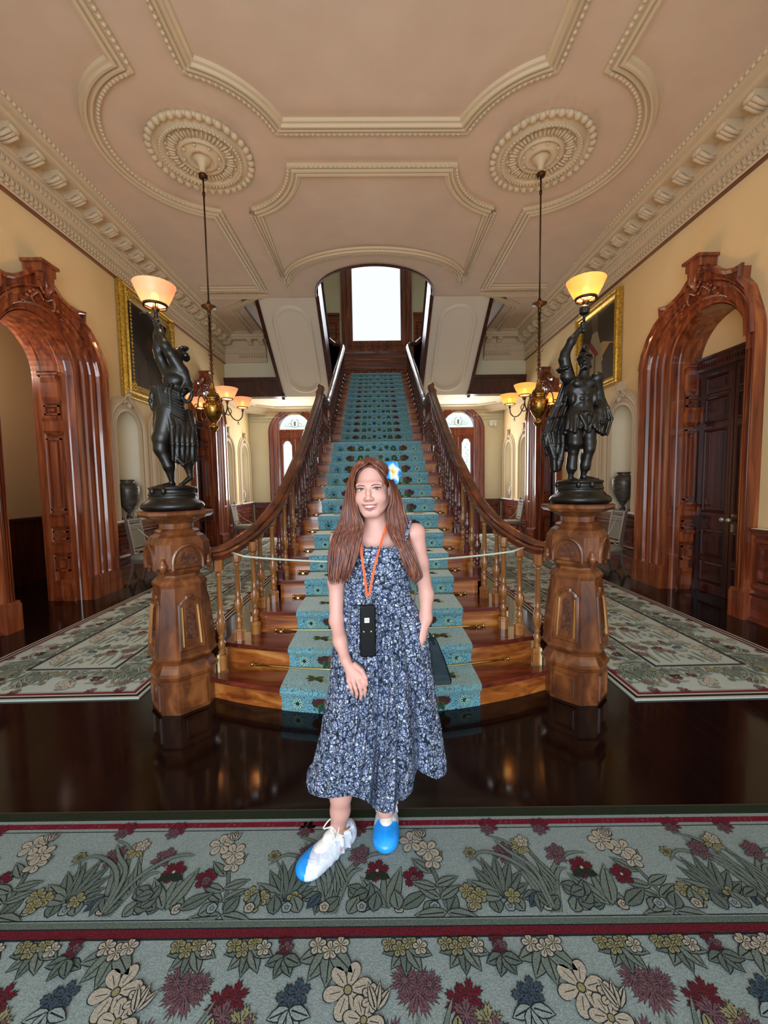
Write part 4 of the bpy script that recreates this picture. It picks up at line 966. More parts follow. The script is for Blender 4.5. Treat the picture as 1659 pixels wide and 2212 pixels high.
# ------------------------------------------------------------------ turquoise stair carpet
def scroll_mat(name, c1, c2, c3, sc=26):
    m = base_mat(name, c1, .9, spec=.1); N, L, bb = nodes(m); bb.inputs['Sheen Weight'].default_value = 1.0; bb.inputs['Sheen Roughness'].default_value = .4; bb.inputs['Sheen Tint'].default_value = (1, .93, .75, 1); tc = N.new('ShaderNodeTexCoord'); vo = N.new('ShaderNodeTexVoronoi'); vo.inputs['Scale'].default_value = sc
    mth = N.new('ShaderNodeMath'); mth.operation = 'MULTIPLY'; mth.inputs[1].default_value = 17; sn = N.new('ShaderNodeMath'); sn.operation = 'SINE'
    cr = N.new('ShaderNodeValToRGB'); e = cr.color_ramp.elements; e[0].position = .55; e[0].color = lin(c1); e[1].position = .80; e[1].color = lin(c2)
    no = N.new('ShaderNodeTexNoise'); no.inputs['Scale'].default_value = 5; mix = N.new('ShaderNodeMixRGB'); mix.inputs['Color2'].default_value = lin(c3)
    mr = N.new('ShaderNodeMapRange'); mr.inputs['From Min'].default_value = .45; mr.inputs['From Max'].default_value = .75; mr.inputs['To Max'].default_value = .7
    L.new(tc.outputs['Object'], vo.inputs['Vector']); L.new(vo.outputs['Distance'], mth.inputs[0]); L.new(mth.outputs[0], sn.inputs[0]); L.new(sn.outputs[0], cr.inputs[0])
    L.new(tc.outputs['Object'], no.inputs['Vector']); L.new(no.outputs['Fac'], mr.inputs[0]); L.new(mr.outputs[0], mix.inputs['Fac']); L.new(cr.outputs[0], mix.inputs['Color1']); L.new(mix.outputs[0], bb.inputs['Base Color'])
    n2 = N.new('ShaderNodeTexNoise'); n2.inputs['Scale'].default_value = 260; bu = N.new('ShaderNodeBump'); bu.inputs['Strength'].default_value = .5; bu.inputs['Distance'].default_value = .003
    L.new(tc.outputs['Object'], n2.inputs['Vector']); L.new(n2.outputs['Fac'], bu.inputs['Height']); L.new(bu.outputs[0], bb.inputs['Normal'])
    return m
SCM = dict(bg=scroll_mat('turquoise_carpet', '#6fa0ab', '#346a79', '#6f8c82'), line=pile('carpet_dark', '#0f2528', '#1b3336'), leaf=pile('carpet_leaf', '#45501f', '#63692f'), leaf2=pile('carpet_leaf_dark', '#1f4a40', '#2d5c4c'),
           cream=pile('carpet_petal', '#8ec2b8', '#a9d0c2'), red=pile('carpet_red', '#4a2320', '#6d3330'), pink=pile('carpet_rust', '#7d4438', '#93584a'), yellow=pile('carpet_yellow', '#b5b86a', '#cdcc86'))
SCL = [SCM.get(k, SCM['bg']) for k in PK]
b = MB(); CWH = .69; TH = .010
def tread_flowers(R, depth, seed):
    r = random.Random(seed)
    for sx in (-1, 1):
        x = sx*.47
        for k in range(6): R.flower(x+.02*cos(k*1.1)+.03*(k % 3), depth*(.45+.08*sin(k*2)), .017, 'yellow' if k % 2 else 'red', 5, ctr=None, lobe=.3, o=.002)
        for a in (150, 190, 230, 20, -20): R.leaf(x, depth*.5, .07, .03, math.radians(a), 'leaf', o=.002)
        R.flower(sx*.25, depth*.5, .04, 'bg', 7, ctr='yellow', lobe=.5, o=.0025)
    for k in range(3): R.flower(-.1+.1*k, depth*(.3+.2*(k % 2)), .03, 'bg', 6, ctr=None, o=.002)
def riser_flowers(R, H, i):
    for sx in (-1, 1):
        def lf(x, y, L, W, a, c='leaf'): R.leaf(sx*x, y, L, W, math.radians(a) if sx > 0 else PI-math.radians(a), c, o=.003)
        def fl(x, y, r, c, n=5, **q): R.flower(sx*x, y, r, c, n, **q)
        # outlined pale daisy near the edge
        for a in range(0, 360, 40): lf(.575, H*.42, .055, .022, a, 'cream' if sx > 0 or i < 6 else 'bg')
        fl(.575, H*.42, .012, 'line', 5, ctr=None)
        # dark bloom and leaf bunch
        for a in (-10, 20, 60, 100, 140, 175, 205, 250, 300): lf(.40, H*.40, .058, .026, a, 'leaf' if a % 3 else 'leaf2')
        for x, y in ((.37, .60), (.415, .68), (.45, .54)): fl(x, H*y, .024, 'pink' if x < .4 else 'red', 6, ctr='red', lobe=.35, o=.003)
        # outlined blue-green flower
        for a in range(0, 360, 52): lf(.255, H*.5, .05, .028, a, 'leaf2' if i > 4 else 'bg')
        fl(.255, H*.5, .013, 'yellow', 5, ctr=None)
        for a in (30, 80, 130): lf(.28, H*.02, .06, .03, a, 'leaf')
    for k in range(4):
        for a in range(0, 360, 60): R.leaf(-.15+.1*k, H*(.3+.35*((k+i) % 2)), .04, .022, math.radians(a), 'leaf2' if k % 2 else 'leaf', o=.003, vein=False)
for i in range(27):
    z = RS*(i+1); n = 12 if BOW[i] else 1
    xs = [-CWH+2*CWH*k/n for k in range(n+1)]
    # up the riser, around the nosing, over the tread
    zb = RS*i + (TH if i else 0.001)
    nxt = (lambda x: front(i+1, x)+.03) if i < 26 and i != 12 else ((lambda x: NOSE[13]+.03) if i == 12 else (lambda x: YR-.1))
    b.cur = 0
    prof = [(.03-TH, zb, None), (.03-TH, z-.048, None), (-.012-TH, z-.042, None), (-.020-TH, z-.022, None), (-.016-TH, z-.002, None), (-.006, z+TH, None)]
    rows = [[(x, front(i, x)+o, zz) for x in xs] for o, zz, _ in prof] + [[(x, nxt(x)-TH, z+TH) for x in xs]]
    for r0, r1 in zip(rows, rows[1:]):
        for k in range(n): b.quad(r0[k], r0[k+1], r1[k+1], r1[k])
    for k in (0, n):                                    # edges of the pile
        x = xs[k]; a = [r[k] for r in rows]
        b.face([b.vert(p) for p in a] + [b.vert((x, nxt(x)-TH, z)), b.vert((x, front(i, x)-.004, z)), b.vert((x, front(i, x)-.02, z-.02)), b.vert((x, front(i, x)+.03, z-.05)), b.vert((x, front(i, x)+.03, zb))])
    H = z-.05-zb
    Rr = Rug(b, lambda u, v, w_, i=i, zb=zb: (u, front(i, u)+.03-TH-w_, zb+v), clip=(-CWH, .002, CWH, H), dz=.00005); riser_flowers(Rr, H+.02, i)
    if i < 9:
        D = nxt(0)-NOSE[i]-.02
        Rt = Rug(b, lambda u, v, w_, i=i, z=z: (u, front(i, u)+v, z+TH+w_), clip=(-CWH, .01, CWH, D), dz=.00005); tread_flowers(Rt, D, i)
tag(b.build('stair_carpet', SCL, recalc=False), 'long turquoise flowered carpet running up the middle of the staircase', 'stair carpet')
# ------------------------------------------------------------------ chandeliers
def shade_prof(r0, r1, h): return [(r0, 0), (r0+(r1-r0)*.33, h*.30), (r0+(r1-r0)*.66, h*.62), (r1-.004, h*.95), (r1, h), (r1-.006, h*.985), (r0+(r1-r0)*.64-.004, h*.62), (r0-.004, .004)]
def shade(parent, c, r0, r1, h, mat, R=None):
    b = MB(); b.lathe(shade_prof(r0, r1, h), 28, c, R, cap=False); o = b.build('lamp_shade', mat, parent); return o
def chandelier(x, lab, mat, bright):
    Y = 5.30; root = thing('gas_chandelier', lab, 'chandelier', (x, Y, 0), 0, 'hanging four-armed chandeliers')
    b = MB(); b.lathe([(.012, 5.36), (.05, 5.37), (.055, 5.40), (.02, 5.43)], 16); b.build('canopy', M['darkbrass'], root)
    b = MB(); b.lathe([(.010, 3.9), (.010, 5.36)], 10); b.lathe([(.010, 5.15), (.018, 5.16), (.018, 5.20), (.01, 5.21)], 10)
    b.lathe([(.010, 2.85), (.014, 2.9), (.014, 3.80)], 10); b.build('stem', M['darkbrass'], root)
    b = MB(); b.lathe([(.014, 3.72), (.022, 3.74), (.022, 3.78), (.045, 3.80), (.09, 3.815), (.095, 3.825), (.04, 3.84), (.024, 3.87), (.012, 3.9)], 12, smooth=False); b.build('collar', M['darkbrass'], root)
    b = MB()
    for k in range(13):                                  # leafy scrolls along the lower stem
        z = 2.98+.058*k
        for a in (0, PI/2, PI, 3*PI/2):
            d = Vector((cos(a+k*.3), sin(a+k*.3), 0)); L = .05 if k in (4, 5, 6) else .028
            b.tube([d*.012+Vector((0, 0, z)), d*L*.7+Vector((0, 0, z+.012)), d*L+Vector((0, 0, z+.035)), d*L*.75+Vector((0, 0, z+.045))], [.005, .004, .003, .002], 5)
    b.build('stem_leaves', M['darkbrass'], root)
    b = MB(); b.lathe([(.006, 2.25), (.022, 2.26), (.035, 2.285), (.055, 2.31), (.06, 2.33), (.04, 2.345), (.03, 2.36), (.035, 2.375), (.07, 2.42), (.105, 2.49), (.118, 2.56), (.112, 2.61), (.09, 2.64), (.085, 2.66), (.10, 2.675), (.10, 2.69), (.075, 2.70), (.07, 2.73), (.045, 2.75), (.035, 2.80), (.02, 2.84), (.022, 2.87), (.012, 2.9)], 28)
    for k in range(12):
        a = 2*PI*k/12; b.ball((.112*cos(a), .112*sin(a), 2.60), (.014, .014, .02), 7, 5)
    b.build('urn', M['brass'], root)
    for k in range(4):
        a = PI/4 + k*PI/2; d = Vector((cos(a), sin(a), 0)); U = Vector((0, 0, 1))
        b = MB()
        p = lambda r, z: d*r+U*z
        b.tube(catmull([p(.10, 2.64), p(.14, 2.70), p(.18, 2.66), p(.20, 2.56), p(.26, 2.46), p(.33, 2.44), p(.385, 2.49), p(.40, 2.57)], 5), .0075, 7)
        b.tube(catmull([p(.11, 2.60), p(.15, 2.52), p(.21, 2.50), p(.24, 2.55), p(.21, 2.59), p(.18, 2.56)], 5), .006, 6)
        b.tube(catmull([p(.11, 2.67), p(.09, 2.73), p(.12, 2.76), p(.15, 2.73), p(.16, 2.69)], 5), .005, 6)
        b.ball(p(.33, 2.415), (.008, .008, .014), 7, 5); b.tube([p(.33+.012*cos(t), 2.395+.012*sin(t)) for t in [i*.7 for i in range(10)]], .003, 5)
        b.lathe([(.008, 2.56), (.016, 2.575), (.012, 2.59), (.02, 2.60)], 10, d*.40); arm = b.build('arm', M['darkbrass'], root)
        b = MB(); b.lathe([(.066, 2.612), (.074, 2.612), (.074, 2.622), (.066, 2.622)], 24, d*.40, cap=False)
        for q in range(3): b.tube([d*.40+U*2.60, d*.40+Vector((.07*cos(a+q*2.1), .07*sin(a+q*2.1), 2.615))], .003, 5)
        b.build('gallery', M['darkbrass'], arm)
        shade(arm, d*.40+U*2.618, .070, .132, .125, mat)
        b = MB(); b.ball(d*.40+U*2.668, (.022, .022, .03), 12, 8); b.build('bulb', M['bulb'], arm)
        point('chandelier_lamp', d*.40+U*2.70, bright, (1, .68, .36), .04, root)
    return root
chandelier(-2.10, 'brass urn chandelier with four pink frosted shades hanging behind the bronze draped woman', M['shade'], 7)
chandelier(2.11, 'brass urn chandelier with four amber frosted shades hanging behind the bronze helmeted man', M['shade_y'], 7)

# ------------------------------------------------------------------ urns and vases in the niches
def vase(name, prof, mat, loc, lab, cat='vase', group=None, extra=None):
    root = thing(name, lab, cat, loc, group=group); b = MB(); b.lathe(prof, 32); b.build('body', mat, root)
    if extra: extra(root)
    return root
UP = [(.075, 0), (.078, .012), (.05, .03), (.03, .06), (.028, .09), (.05, .115), (.10, .19), (.145, .30), (.165, .42), (.168, .50), (.15, .555), (.11, .585), (.095, .60), (.10, .625), (.118, .64), (.11, .645), (.09, .62)]
for s, lb in ((-1, 'dark pewter urn in the plaster niche beside the open doorway on the left'), (1, 'dark pewter urn in the plaster niche beside the closed doors on the right')):
    r = vase('pewter_urn', UP, M['pewter'], (s*(XW+.035), NICHES[0], 1.045), lb, 'urn', 'pewter urns')
    b = MB()
    for z, rr in ((.40, .165), (.50, .169), (.19, .102)): b.lathe([(rr, z-.006), (rr+.004, z), (rr, z+.006)], 32, cap=False)
    b.build('band', M['pewter'], r)
def twist(root):
    b = MB(); path = [Vector((.05*sin(z*9), .05*cos(z*7)-.03, z)) for z in [.04+.03*i for i in range(18)]]; b.tube(path, [.045, .042, .035, .03, .028, .03, .036, .042, .044, .042, .036, .03, .025, .022, .022, .026, .034, .04], 12); b.build('figure', M['white'], root)
for s in (-1, 1):
    vase('white_vase', [(.07, 0), (.075, .02), (.05, .04), (.045, .06)], M['white'], (s*(XW+.08), NICHES[2], 1.045), 'tall curved white porcelain vase in the %s niche beside the far door' % ('left' if s < 0 else 'right'), group='white porcelain vases', extra=twist)
    pm = noise_mat('patterned_porcelain_%s' % ('a' if s < 0 else 'b'), '#d9d2c4', '#7a4638', (30, 30, 30), .3, lo=.45, hi=.58)
    vase('patterned_vase', [(.05, 0), (.055, .02), (.04, .04), (.05, .07), (.085, .15), (.10, .24), (.09, .31), (.05, .36), (.035, .40), (.04, .46), (.06, .49), (.055, .49), (.03, .45)], pm, (s*(XW+.08), NICHES[3], 1.045), 'small patterned porcelain vase in the last niche on the %s' % ('left' if s < 0 else 'right'), group='patterned porcelain vases')

# ------------------------------------------------------------------ side chairs along the walls
cw = base_mat('grey_chair_paint', '#a3958a', .5); cw2 = base_mat('brown_chair_paint', '#5f4a42', .5); cf = noise_mat('grey_green_upholstery', '#827d6d', '#99937f', (40, 40, 40), .9); gold_nail = base_mat('upholstery_nail', '#c8a860', .3, metal=1)
def chair():
    root = thing('side_chair', '', 'chair')                                # faces +x
    b = MB(); b.loft([[(x, y, z) for x, y in [(-.22*k, -.22*k), (.22*k, -.24*k), (.24*k, 0), (.22*k, .24*k), (-.22*k, .22*k), (-.23*k, 0)]] for z, k in ((.40, 1), (.43, 1.02), (.465, 1.0), (.485, .9), (.495, .6))], smooth=True); b.build('seat', cf, root)
    b = MB(); b.box((0, 0, .375), (.44, .46, .055)); b.build('seat_frame', cw2, root)
    b = MB()
    for k in range(14): b.ball((-.2+.4*k/13, -.232, .405), .006, 5, 4); b.ball((-.2+.4*k/13, .232, .405), .006, 5, 4); b.ball((.225, -.2+.4*k/13, .405), .006, 5, 4)
    b.build('nail_heads', gold_nail, root)
    for y in (-.19, .19):
        b = MB(); b.tube([(.20, y, .36), (.205, y, .30), (.195, y, .12), (.20, y, 0)], [.024, .02, .016, .012], 8); b.build('leg', cw2, root)
        b = MB(); b.loft([[(x-w_, y-.016, z), (x+w_, y-.016, z), (x+w_, y+.016, z), (x-w_, y+.016, z)] for x, z, w_ in ((-.30, 0, .014), (-.235, .2, .02), (-.205, .40, .024), (-.22, .6, .02), (-.27, .9, .017), (-.305, 1.09, .018), (-.31, 1.12, .012))], smooth=False); b.build('rear_leg', cw2, root)
    def bx(z): return -.205-.10*((z-.40)/.7)**1.3
    b = MB()
    for z, h in ((.55, .03), (.905, .02), (.965, .02), (1.04, .022)): b.box((bx(z)+.018, 0, z), (.022, .36, h))
    for y in (-.165, .165): b.bar((bx(.55)+.02, y, .55), (bx(1.05)+.02, y, 1.05), .02, .022)
    for k in range(8):
        y = -.135+.27*k/7; b.tube([(bx(.91)+.018, y, .91), (bx(.94)+.018, y, .94), (bx(.965)+.018, y, .965)], [.006, .011, .006], 6); b.ball((bx(1.0)+.018, y, 1.0), .014, 6, 4)
    b.tube(catmull([(bx(.45)+.02, -.15, .44), (bx(.5)+.02, -.08, .51), (bx(.52)+.02, 0, .53), (bx(.5)+.02, .08, .51), (bx(.45)+.02, .15, .44)], 4), .008, 6); b.build('back_frame', cw, root)
    b = MB(); b.loft([[(bx(z)+.012+o, -y, z), (bx(z)+.012+o, y, z)] + [(bx(z2)+.012+o, y, z2), (bx(z2)+.012+o, -y, z2)] for o, z, z2, y in ((0, .58, .89, .15), (.015, .59, .88, .14))], smooth=False); b.build('back_pad', cf, root)
    b = MB(); b.tube([(bx(.9)+.04, 0, .90), (-.05, .10, .66), (.19, .2, .50)], .005, 6); b.tube([(.19, .2, .50), (.20, .21, .42)], .005, 6); b.build('tie_cord', base_mat('white_cord', '#d8cdbd', .8), root)
    return root
ch = chair(); first = True
for s, y, lab in ((-1, 6.62, 'grey upholstered side chair beside the left newel post, nearest on the left'), (1, 6.62, 'grey upholstered side chair under the urn niche, nearest on the right'),
                  (-1, 7.95, 'grey upholstered side chair on the left half hidden behind the newel post and rail'), (1, 7.95, 'grey upholstered side chair on the right with only its seat showing past the newel post'),
                  (-1, 11.15, 'grey upholstered side chair under the far niches on the left, seen above the handrail'), (1, 11.15, 'grey upholstered side chair under the far niches on the right, seen above the handrail')):
    X = 3.72
    if first: ch.location = (s*X, y, 0); ch.rotation_euler = (0, 0, 0 if s < 0 else PI); ch['label'] = lab; ch['group'] = 'grey side chairs'; first = False
    else: dup(ch, (s*X, y, 0), 0 if s < 0 else PI, lab)

# ------------------------------------------------------------------ portraits
def portrait(s, lab, ornate):
    root = thing('framed_portrait', lab, 'painting', (s*XW, 7.56, 0)); y0, y1, z0, z1 = -.72, .72, 3.20, 4.76
    P = lambda y, z, o: (-s*o, y, z)
    b = MB(); wf = .15
    prof = [(0, .02), (.0, .09), (.012, .115), (.03, .12), (.045, .095), (.075, .085), (.095, .10), (.11, .085), (.13, .06), (.15, .055), (.15, .02)]
    b.sweep([P(y0, z0, 0), P(y1, z0, 0), P(y1, z1, 0), P(y0, z1, 0)], [(u*(-s)*(-1), v) for u, v in prof][::1] if False else [(u*s*-1*-1*(1 if s < 0 else -1)*(1), v) for u, v in prof], (-s, 0, 0), closed=True)
    if ornate:
        for cy, cz in ((y0, z0), (y1, z0), (y0, z1), (y1, z1)):
            for k in range(14):
                a = k*.9; b.ball(P(cy+(.0 if k < 1 else .05*cos(a)) + (.05 if cy < 0 else -.05), cz+.05*sin(a)+(.05 if cz < 4 else -.05), .115), (.02, .03, .03), 7, 5)
        n = 26
        for k in range(n):
            t = k/(n-1)
            for yy, zz in ((y0+.06, z0+(z1-z0)*t), (y1-.06, z0+(z1-z0)*t), (y0+(y1-y0)*t, z0+.06), (y0+(y1-y0)*t, z1-.06)): b.ball(P(yy, zz, .112), (.012, .022, .022), 6, 4)
            b.ball(P(y0+.14, z0+.14+(z1-z0-.28)*t, .062), (.008, .014, .014), 5, 4)
    else:
        n = 60
        for k in range(n):
            t = k/(n-1)
            for yy, zz in ((y0+.135, z0+.13+(z1-z0-.26)*t), (y1-.135, z0+.13+(z1-z0-.26)*t), (y0+.13+(y1-y0-.26)*t, z0+.135), (y0+.13+(y1-y0-.26)*t, z1-.135)): b.ball(P(yy, zz, .06), (.006, .009, .009), 5, 4)
    b.build('frame', M['gold'], root)
    # plain painted canvas
    b = MB(); nm = 'painted_canvas_' + ('dark' if ornate else 'light')
    cols = ['#1b1413', '#2b1f1c', '#3a2a24', '#15100f'] if ornate else ['#3d3327', '#8d7f66', '#5a4a33', '#7a3126', '#241e18', '#a6854f']
    mats = [noise_mat(nm+str(i), c, c, (5, 5, 5), .25, coat=.5) for i, c in enumerate(cols)]
    def blob(pts, c, k): b.cur = c; b.face([b.vert(P(y, z, .04+.0008*k)) for y, z in pts])
    blob([(y0+.1, z0+.1), (y1-.1, z0+.1), (y1-.1, z1-.1), (y0+.1, z1-.1)], 0, 0)
    if ornate:
        blob([(cos(t)*.18-.02, 4.05+sin(t)*.24) for t in [2*PI*i/20 for i in range(20)]], 1, 1); blob([(cos(t)*.36-.02, 3.50+sin(t)*.34) for t in [PI*i/16 for i in range(17)]] + [(-.38, 3.31), (.34, 3.31)], 1, 2)
        blob([(cos(t)*.10, 4.12+sin(t)*.13) for t in [2*PI*i/16 for i in range(16)]], 2, 3); blob([(-.12, 3.9), (.12, 3.9), (.05, 3.4), (-.03, 3.4)], 3, 4)
    else:
        blob([(-.6, 3.9), (-.2, 4.05), (.6, 4.0), (.6, 3.75), (-.6, 3.7)], 5, 1); blob([(-.6, 3.3), (-.25, 3.3), (-.18, 3.8), (-.4, 3.95), (-.6, 3.9)], 4, 2)
        blob([(-.22, 3.31), (.50, 3.31), (.40, 3.7), (.30, 4.05), (.18, 4.30), (.0, 4.30), (-.10, 4.05), (-.15, 3.7)], 1, 3); blob([(-.02, 4.3), (.16, 4.3), (.22, 4.6), (.1, 4.64), (-.02, 4.6)], 2, 4)
        blob([(.24, 4.18), (.30, 4.10), (.04, 3.84), (-.05, 3.88)], 3, 5); blob([(.05, 3.31), (.12, 3.31), (.10, 3.85), (.06, 3.9)], 2, 6); blob([(.3, 3.31), (.34, 3.31), (.25, 3.9), (.2, 3.9)], 2, 6)
    b.build('canvas', mats, root, recalc=False)
    return root
portrait(-1, 'dark oil portrait in an ornate carved gilt frame on the left wall', True)
portrait(1, 'portrait of a pale robed figure with red sash in a gilt frame, right wall', False)

# sign stand by the far left door, emergency light over the far right
root = thing('sign_stand', 'dark brown tilted reading board on a slim pole before the far left door', 'sign stand', (-3.62, 8.45, 0))
b = MB(); b.lathe([(.15, 0), (.15, .012), (.03, .03), (.012, .05), (.012, .88), (.02, .9), (.022, .95), (.012, .97)], 20); b.build('pole', M['darkwood'], root)
b = MB(); R = Matrix.Rotation(math.radians(20), 3, 'X'); b.box((0, .02, .98), (.34, .02, .27), R); b.box((0, .005, .855), (.34, .05, .015), R); b.build('board', M['darkwood'], root)
root = thing('emergency_light', 'white twin emergency light on the rear wall beside the right arched door', 'emergency light', (3.78, YR, 3.5))
b = MB(); b.box((0, -.04, 0), (.24, .08, .14)); b.build('housing', M['white'], root)
for sx in (-.06, .06):
    b = MB(); b.lathe([(.02, 0), (.05, .02), (.055, .06), (.045, .065)], 14, (sx, -.08, -.06), Matrix.Rotation(PI/2+.3, 3, 'X')); b.build('lamp_head', M['white'], root)
root = thing('leaflet', 'white folded paper resting on the wainscot ledge at the far right edge', 'paper', (4.06, 4.17, 1.014))
b = MB(); b.box((0, 0, .002), (.10, .16, .004)); b.build('sheet', M['white'], root)
# ------------------------------------------------------------------ sculpting: smooth-blended solids turned into one continuous skin
def axis(lo, hi, step, fine=()):
    xs = [lo]
    while xs[-1] < hi:
        st = step
        for a, b_, f in fine:
            if a <= xs[-1] < b_: st = min(st, f)
        xs.append(xs[-1]+st)
    return np.array(xs, dtype=np.float32)
class Clay:
    def __init__(s, xs, ys, zs):
        s.xs, s.ys, s.zs = xs, ys, zs; s.F = np.full((len(xs), len(ys), len(zs)), .2, dtype=np.float32)
    def _box(s, lo, hi):
        i = [np.searchsorted(a, l) for a, l in zip((s.xs, s.ys, s.zs), lo)]; j = [np.searchsorted(a, h) for a, h in zip((s.xs, s.ys, s.zs), hi)]
        i = [max(q-1, 0) for q in i]; j = [min(q+1, len(a)) for q, a in zip(j, (s.xs, s.ys, s.zs))]
        sl = tuple(slice(a, b_) for a, b_ in zip(i, j))
        X, Y, Z = np.meshgrid(s.xs[sl[0]], s.ys[sl[1]], s.zs[sl[2]], indexing='ij', sparse=True); return sl, X, Y, Z
    def _put(s, sl, d, k, sub=False):
        A = s.F[sl]
        if A.size == 0: return
        if sub:
            d = -d; h = np.maximum(k-np.abs(A-d), 0)/k; s.F[sl] = np.maximum(A, d)+h*h*k*.25
        else:
            h = np.maximum(k-np.abs(A-d), 0)/k; s.F[sl] = np.minimum(A, d)-h*h*k*.25
    def cap(s, a, b, r1, r2=None, k=.01, sub=False, sq=None):
        r2 = r1 if r2 is None else r2; a = np.array(a, float); b = np.array(b, float); m = max(r1, r2)+k+.02
        sl, X, Y, Z = s._box(np.minimum(a, b)-m, np.maximum(a, b)+m); ba = b-a; L = max((ba**2).sum(), 1e-12)
        t = np.clip(((X-a[0])*ba[0]+(Y-a[1])*ba[1]+(Z-a[2])*ba[2])/L, 0, 1)
        d = np.sqrt((X-a[0]-ba[0]*t)**2+(Y-a[1]-ba[1]*t)**2+(Z-a[2]-ba[2]*t)**2)-(r1+(r2-r1)*t); s._put(sl, d, k, sub)
    def ell(s, c, r, k=.01, R=None, sub=False):
        c = np.array(c, float); r = np.array(r, float); m = r.max()+k+.02; sl, X, Y, Z = s._box(c-m, c+m)
        dx, dy, dz = X-c[0], Y-c[1], Z-c[2]
        if R is not None:
            R = np.array(R); dx, dy, dz = (R[0, 0]*dx+R[1, 0]*dy+R[2, 0]*dz), (R[0, 1]*dx+R[1, 1]*dy+R[2, 1]*dz), (R[0, 2]*dx+R[1, 2]*dy+R[2, 2]*dz)
        k0 = np.sqrt((dx/r[0])**2+(dy/r[1])**2+(dz/r[2])**2); k1 = np.sqrt((dx/r[0]**2)**2+(dy/r[1]**2)**2+(dz/r[2]**2)**2)
        s._put(sl, k0*(k0-1)/np.maximum(k1, 1e-6), k, sub)
    def chain(s, pts, rad, k=.01, sub=False):
        for a, b, r1, r2 in zip(pts, pts[1:], rad, rad[1:]): s.cap(a, b, r1, r2, k, sub)
    def cyl(s, c, r, z0, z1, k=.004):
        m = r+k+.02; sl, X, Y, Z = s._box((c[0]-m, c[1]-m, z0-.03), (c[0]+m, c[1]+m, z1+.03))
        d = np.maximum(np.sqrt((X-c[0])**2+(Y-c[1])**2)-r, np.maximum(z0-Z, Z-z1)); s._put(sl, d, k)
    def mesh(s):
        F = s.F; S = F < 0; nx, ny, nz = F.shape
        c = [S[i:nx-1+i, j:ny-1+j, k:nz-1+k] for i in (0, 1) for j in (0, 1) for k in (0, 1)]
        anyc = c[0].copy(); allc = c[0].copy()
        for q in c[1:]: anyc |= q; allc &= q
        act = anyc & ~allc; I, J, K = np.nonzero(act); idx = np.full(act.shape, -1, dtype=np.int64); idx[I, J, K] = np.arange(len(I))
        P = np.zeros((len(I), 3)); W = np.zeros(len(I)); ax = (s.xs, s.ys, s.zs)
        cor = [(i, j, k) for i in (0, 1) for j in (0, 1) for k in (0, 1)]
        for a in cor:
            for d in range(3):
                if a[d]: continue
                b_ = list(a); b_[d] = 1
                fa = F[I+a[0], J+a[1], K+a[2]]; fb = F[I+b_[0], J+b_[1], K+b_[2]]; m = (fa < 0) != (fb < 0)
                t = np.where(m, fa/np.where(m, fa-fb, 1), 0)
                pa = np.stack([s.xs[I+a[0]], s.ys[J+a[1]], s.zs[K+a[2]]], 1).astype(float); pb = np.stack([s.xs[I+b_[0]], s.ys[J+b_[1]], s.zs[K+b_[2]]], 1)
                P += m[:, None]*(pa+(pb-pa)*t[:, None]); W += m
        P /= W[:, None]; Q = []
        for d in range(3):
            sa = [slice(1, -1)]*3; sa[d] = slice(0, -1); sb = [slice(1, -1)]*3; sb[d] = slice(1, None)
            A = S[tuple(sa)]; B = S[tuple(sb)]; e = A != B; i, j, k = np.nonzero(e)
            off = [1, 1, 1]; off[d] = 0; i = i+off[0]; j = j+off[1]; k = k+off[2]; u, v = [(1, 2), (2, 0), (0, 1)][d]
            def at_(du, dv):
                q = [i.copy(), j.copy(), k.copy()]; q[u] = q[u]-du; q[v] = q[v]-dv; return idx[q[0], q[1], q[2]]
            f = np.stack([at_(0, 0), at_(1, 0), at_(1, 1), at_(0, 1)], 1); ina = S[i, j, k]; f[~ina] = f[~ina][:, ::-1]; Q.append(f)
        Q = np.concatenate(Q); return P, Q[(Q >= 0).all(1)]
def clay_obj(name, P, Q, mats, parent=None, matidx=None, loc=None):
    me = bpy.data.meshes.new(name); me.vertices.add(len(P)); me.vertices.foreach_set('co', P.ravel()); me.loops.add(Q.size); me.loops.foreach_set('vertex_index', Q.ravel().astype(np.int32))
    me.polygons.add(len(Q)); me.polygons.foreach_set('loop_start', np.arange(0, Q.size, 4, dtype=np.int32)); me.update(calc_edges=True)
    for m in (mats if hasattr(mats, '__len__') else [mats]): me.materials.append(m)
    if matidx is not None: me.polygons.foreach_set('material_index', matidx.astype(np.int32))
    me.polygons.foreach_set('use_smooth', np.ones(len(Q), dtype=bool)); me.validate(); me.update()
    o = bpy.data.objects.new(name, me); COL.objects.link(o)
    if parent: o.parent = parent
    if loc: o.location = loc
    return o

# ------------------------------------------------------------------ bronze torch bearers on the newel posts
def statue_hand(C, w, d, side, r=.0085):
    """fist around an upright stem at w; d = forearm direction"""
    w = Vector(w); C.ell(w, (.020, .017, .022), .008)
    for i in range(4):
        z = w.z-.016+.011*i; a0 = .4
        pts = [w+Vector((side*.017*cos(t), -.019*sin(t), z-w.z)) for t in (-.6, .3, 1.2, 2.1, 2.9)]
        C.chain(pts, [.0062, .0062, .0058, .0055, .005], .002)
    C.chain([w+Vector((-side*.012, .006, -.012)), w+Vector((-side*.016, -.012, .004)), w+Vector((-side*.004, -.019, .012))], [.007, .006, .005], .003)
def statue_base(root):
    b = MB(); b.lathe([(.185, 0), (.205, .012), (.21, .03), (.20, .05), (.175, .066), (.158, .085), (.152, .10), (.157, .105), (.157, .115), (.15, .12), (.148, .145), (.155, .152), (.155, .162), (.135, .168), (.10, .175)], 36, sy=.92); 
    for a in (-1.5, .6, 2.7, 4.2): b.ball((.152*cos(a), .142*sin(a), .135), (.018, .018, .028), 7, 5)
    b.build('plinth', M['bronze'], root)
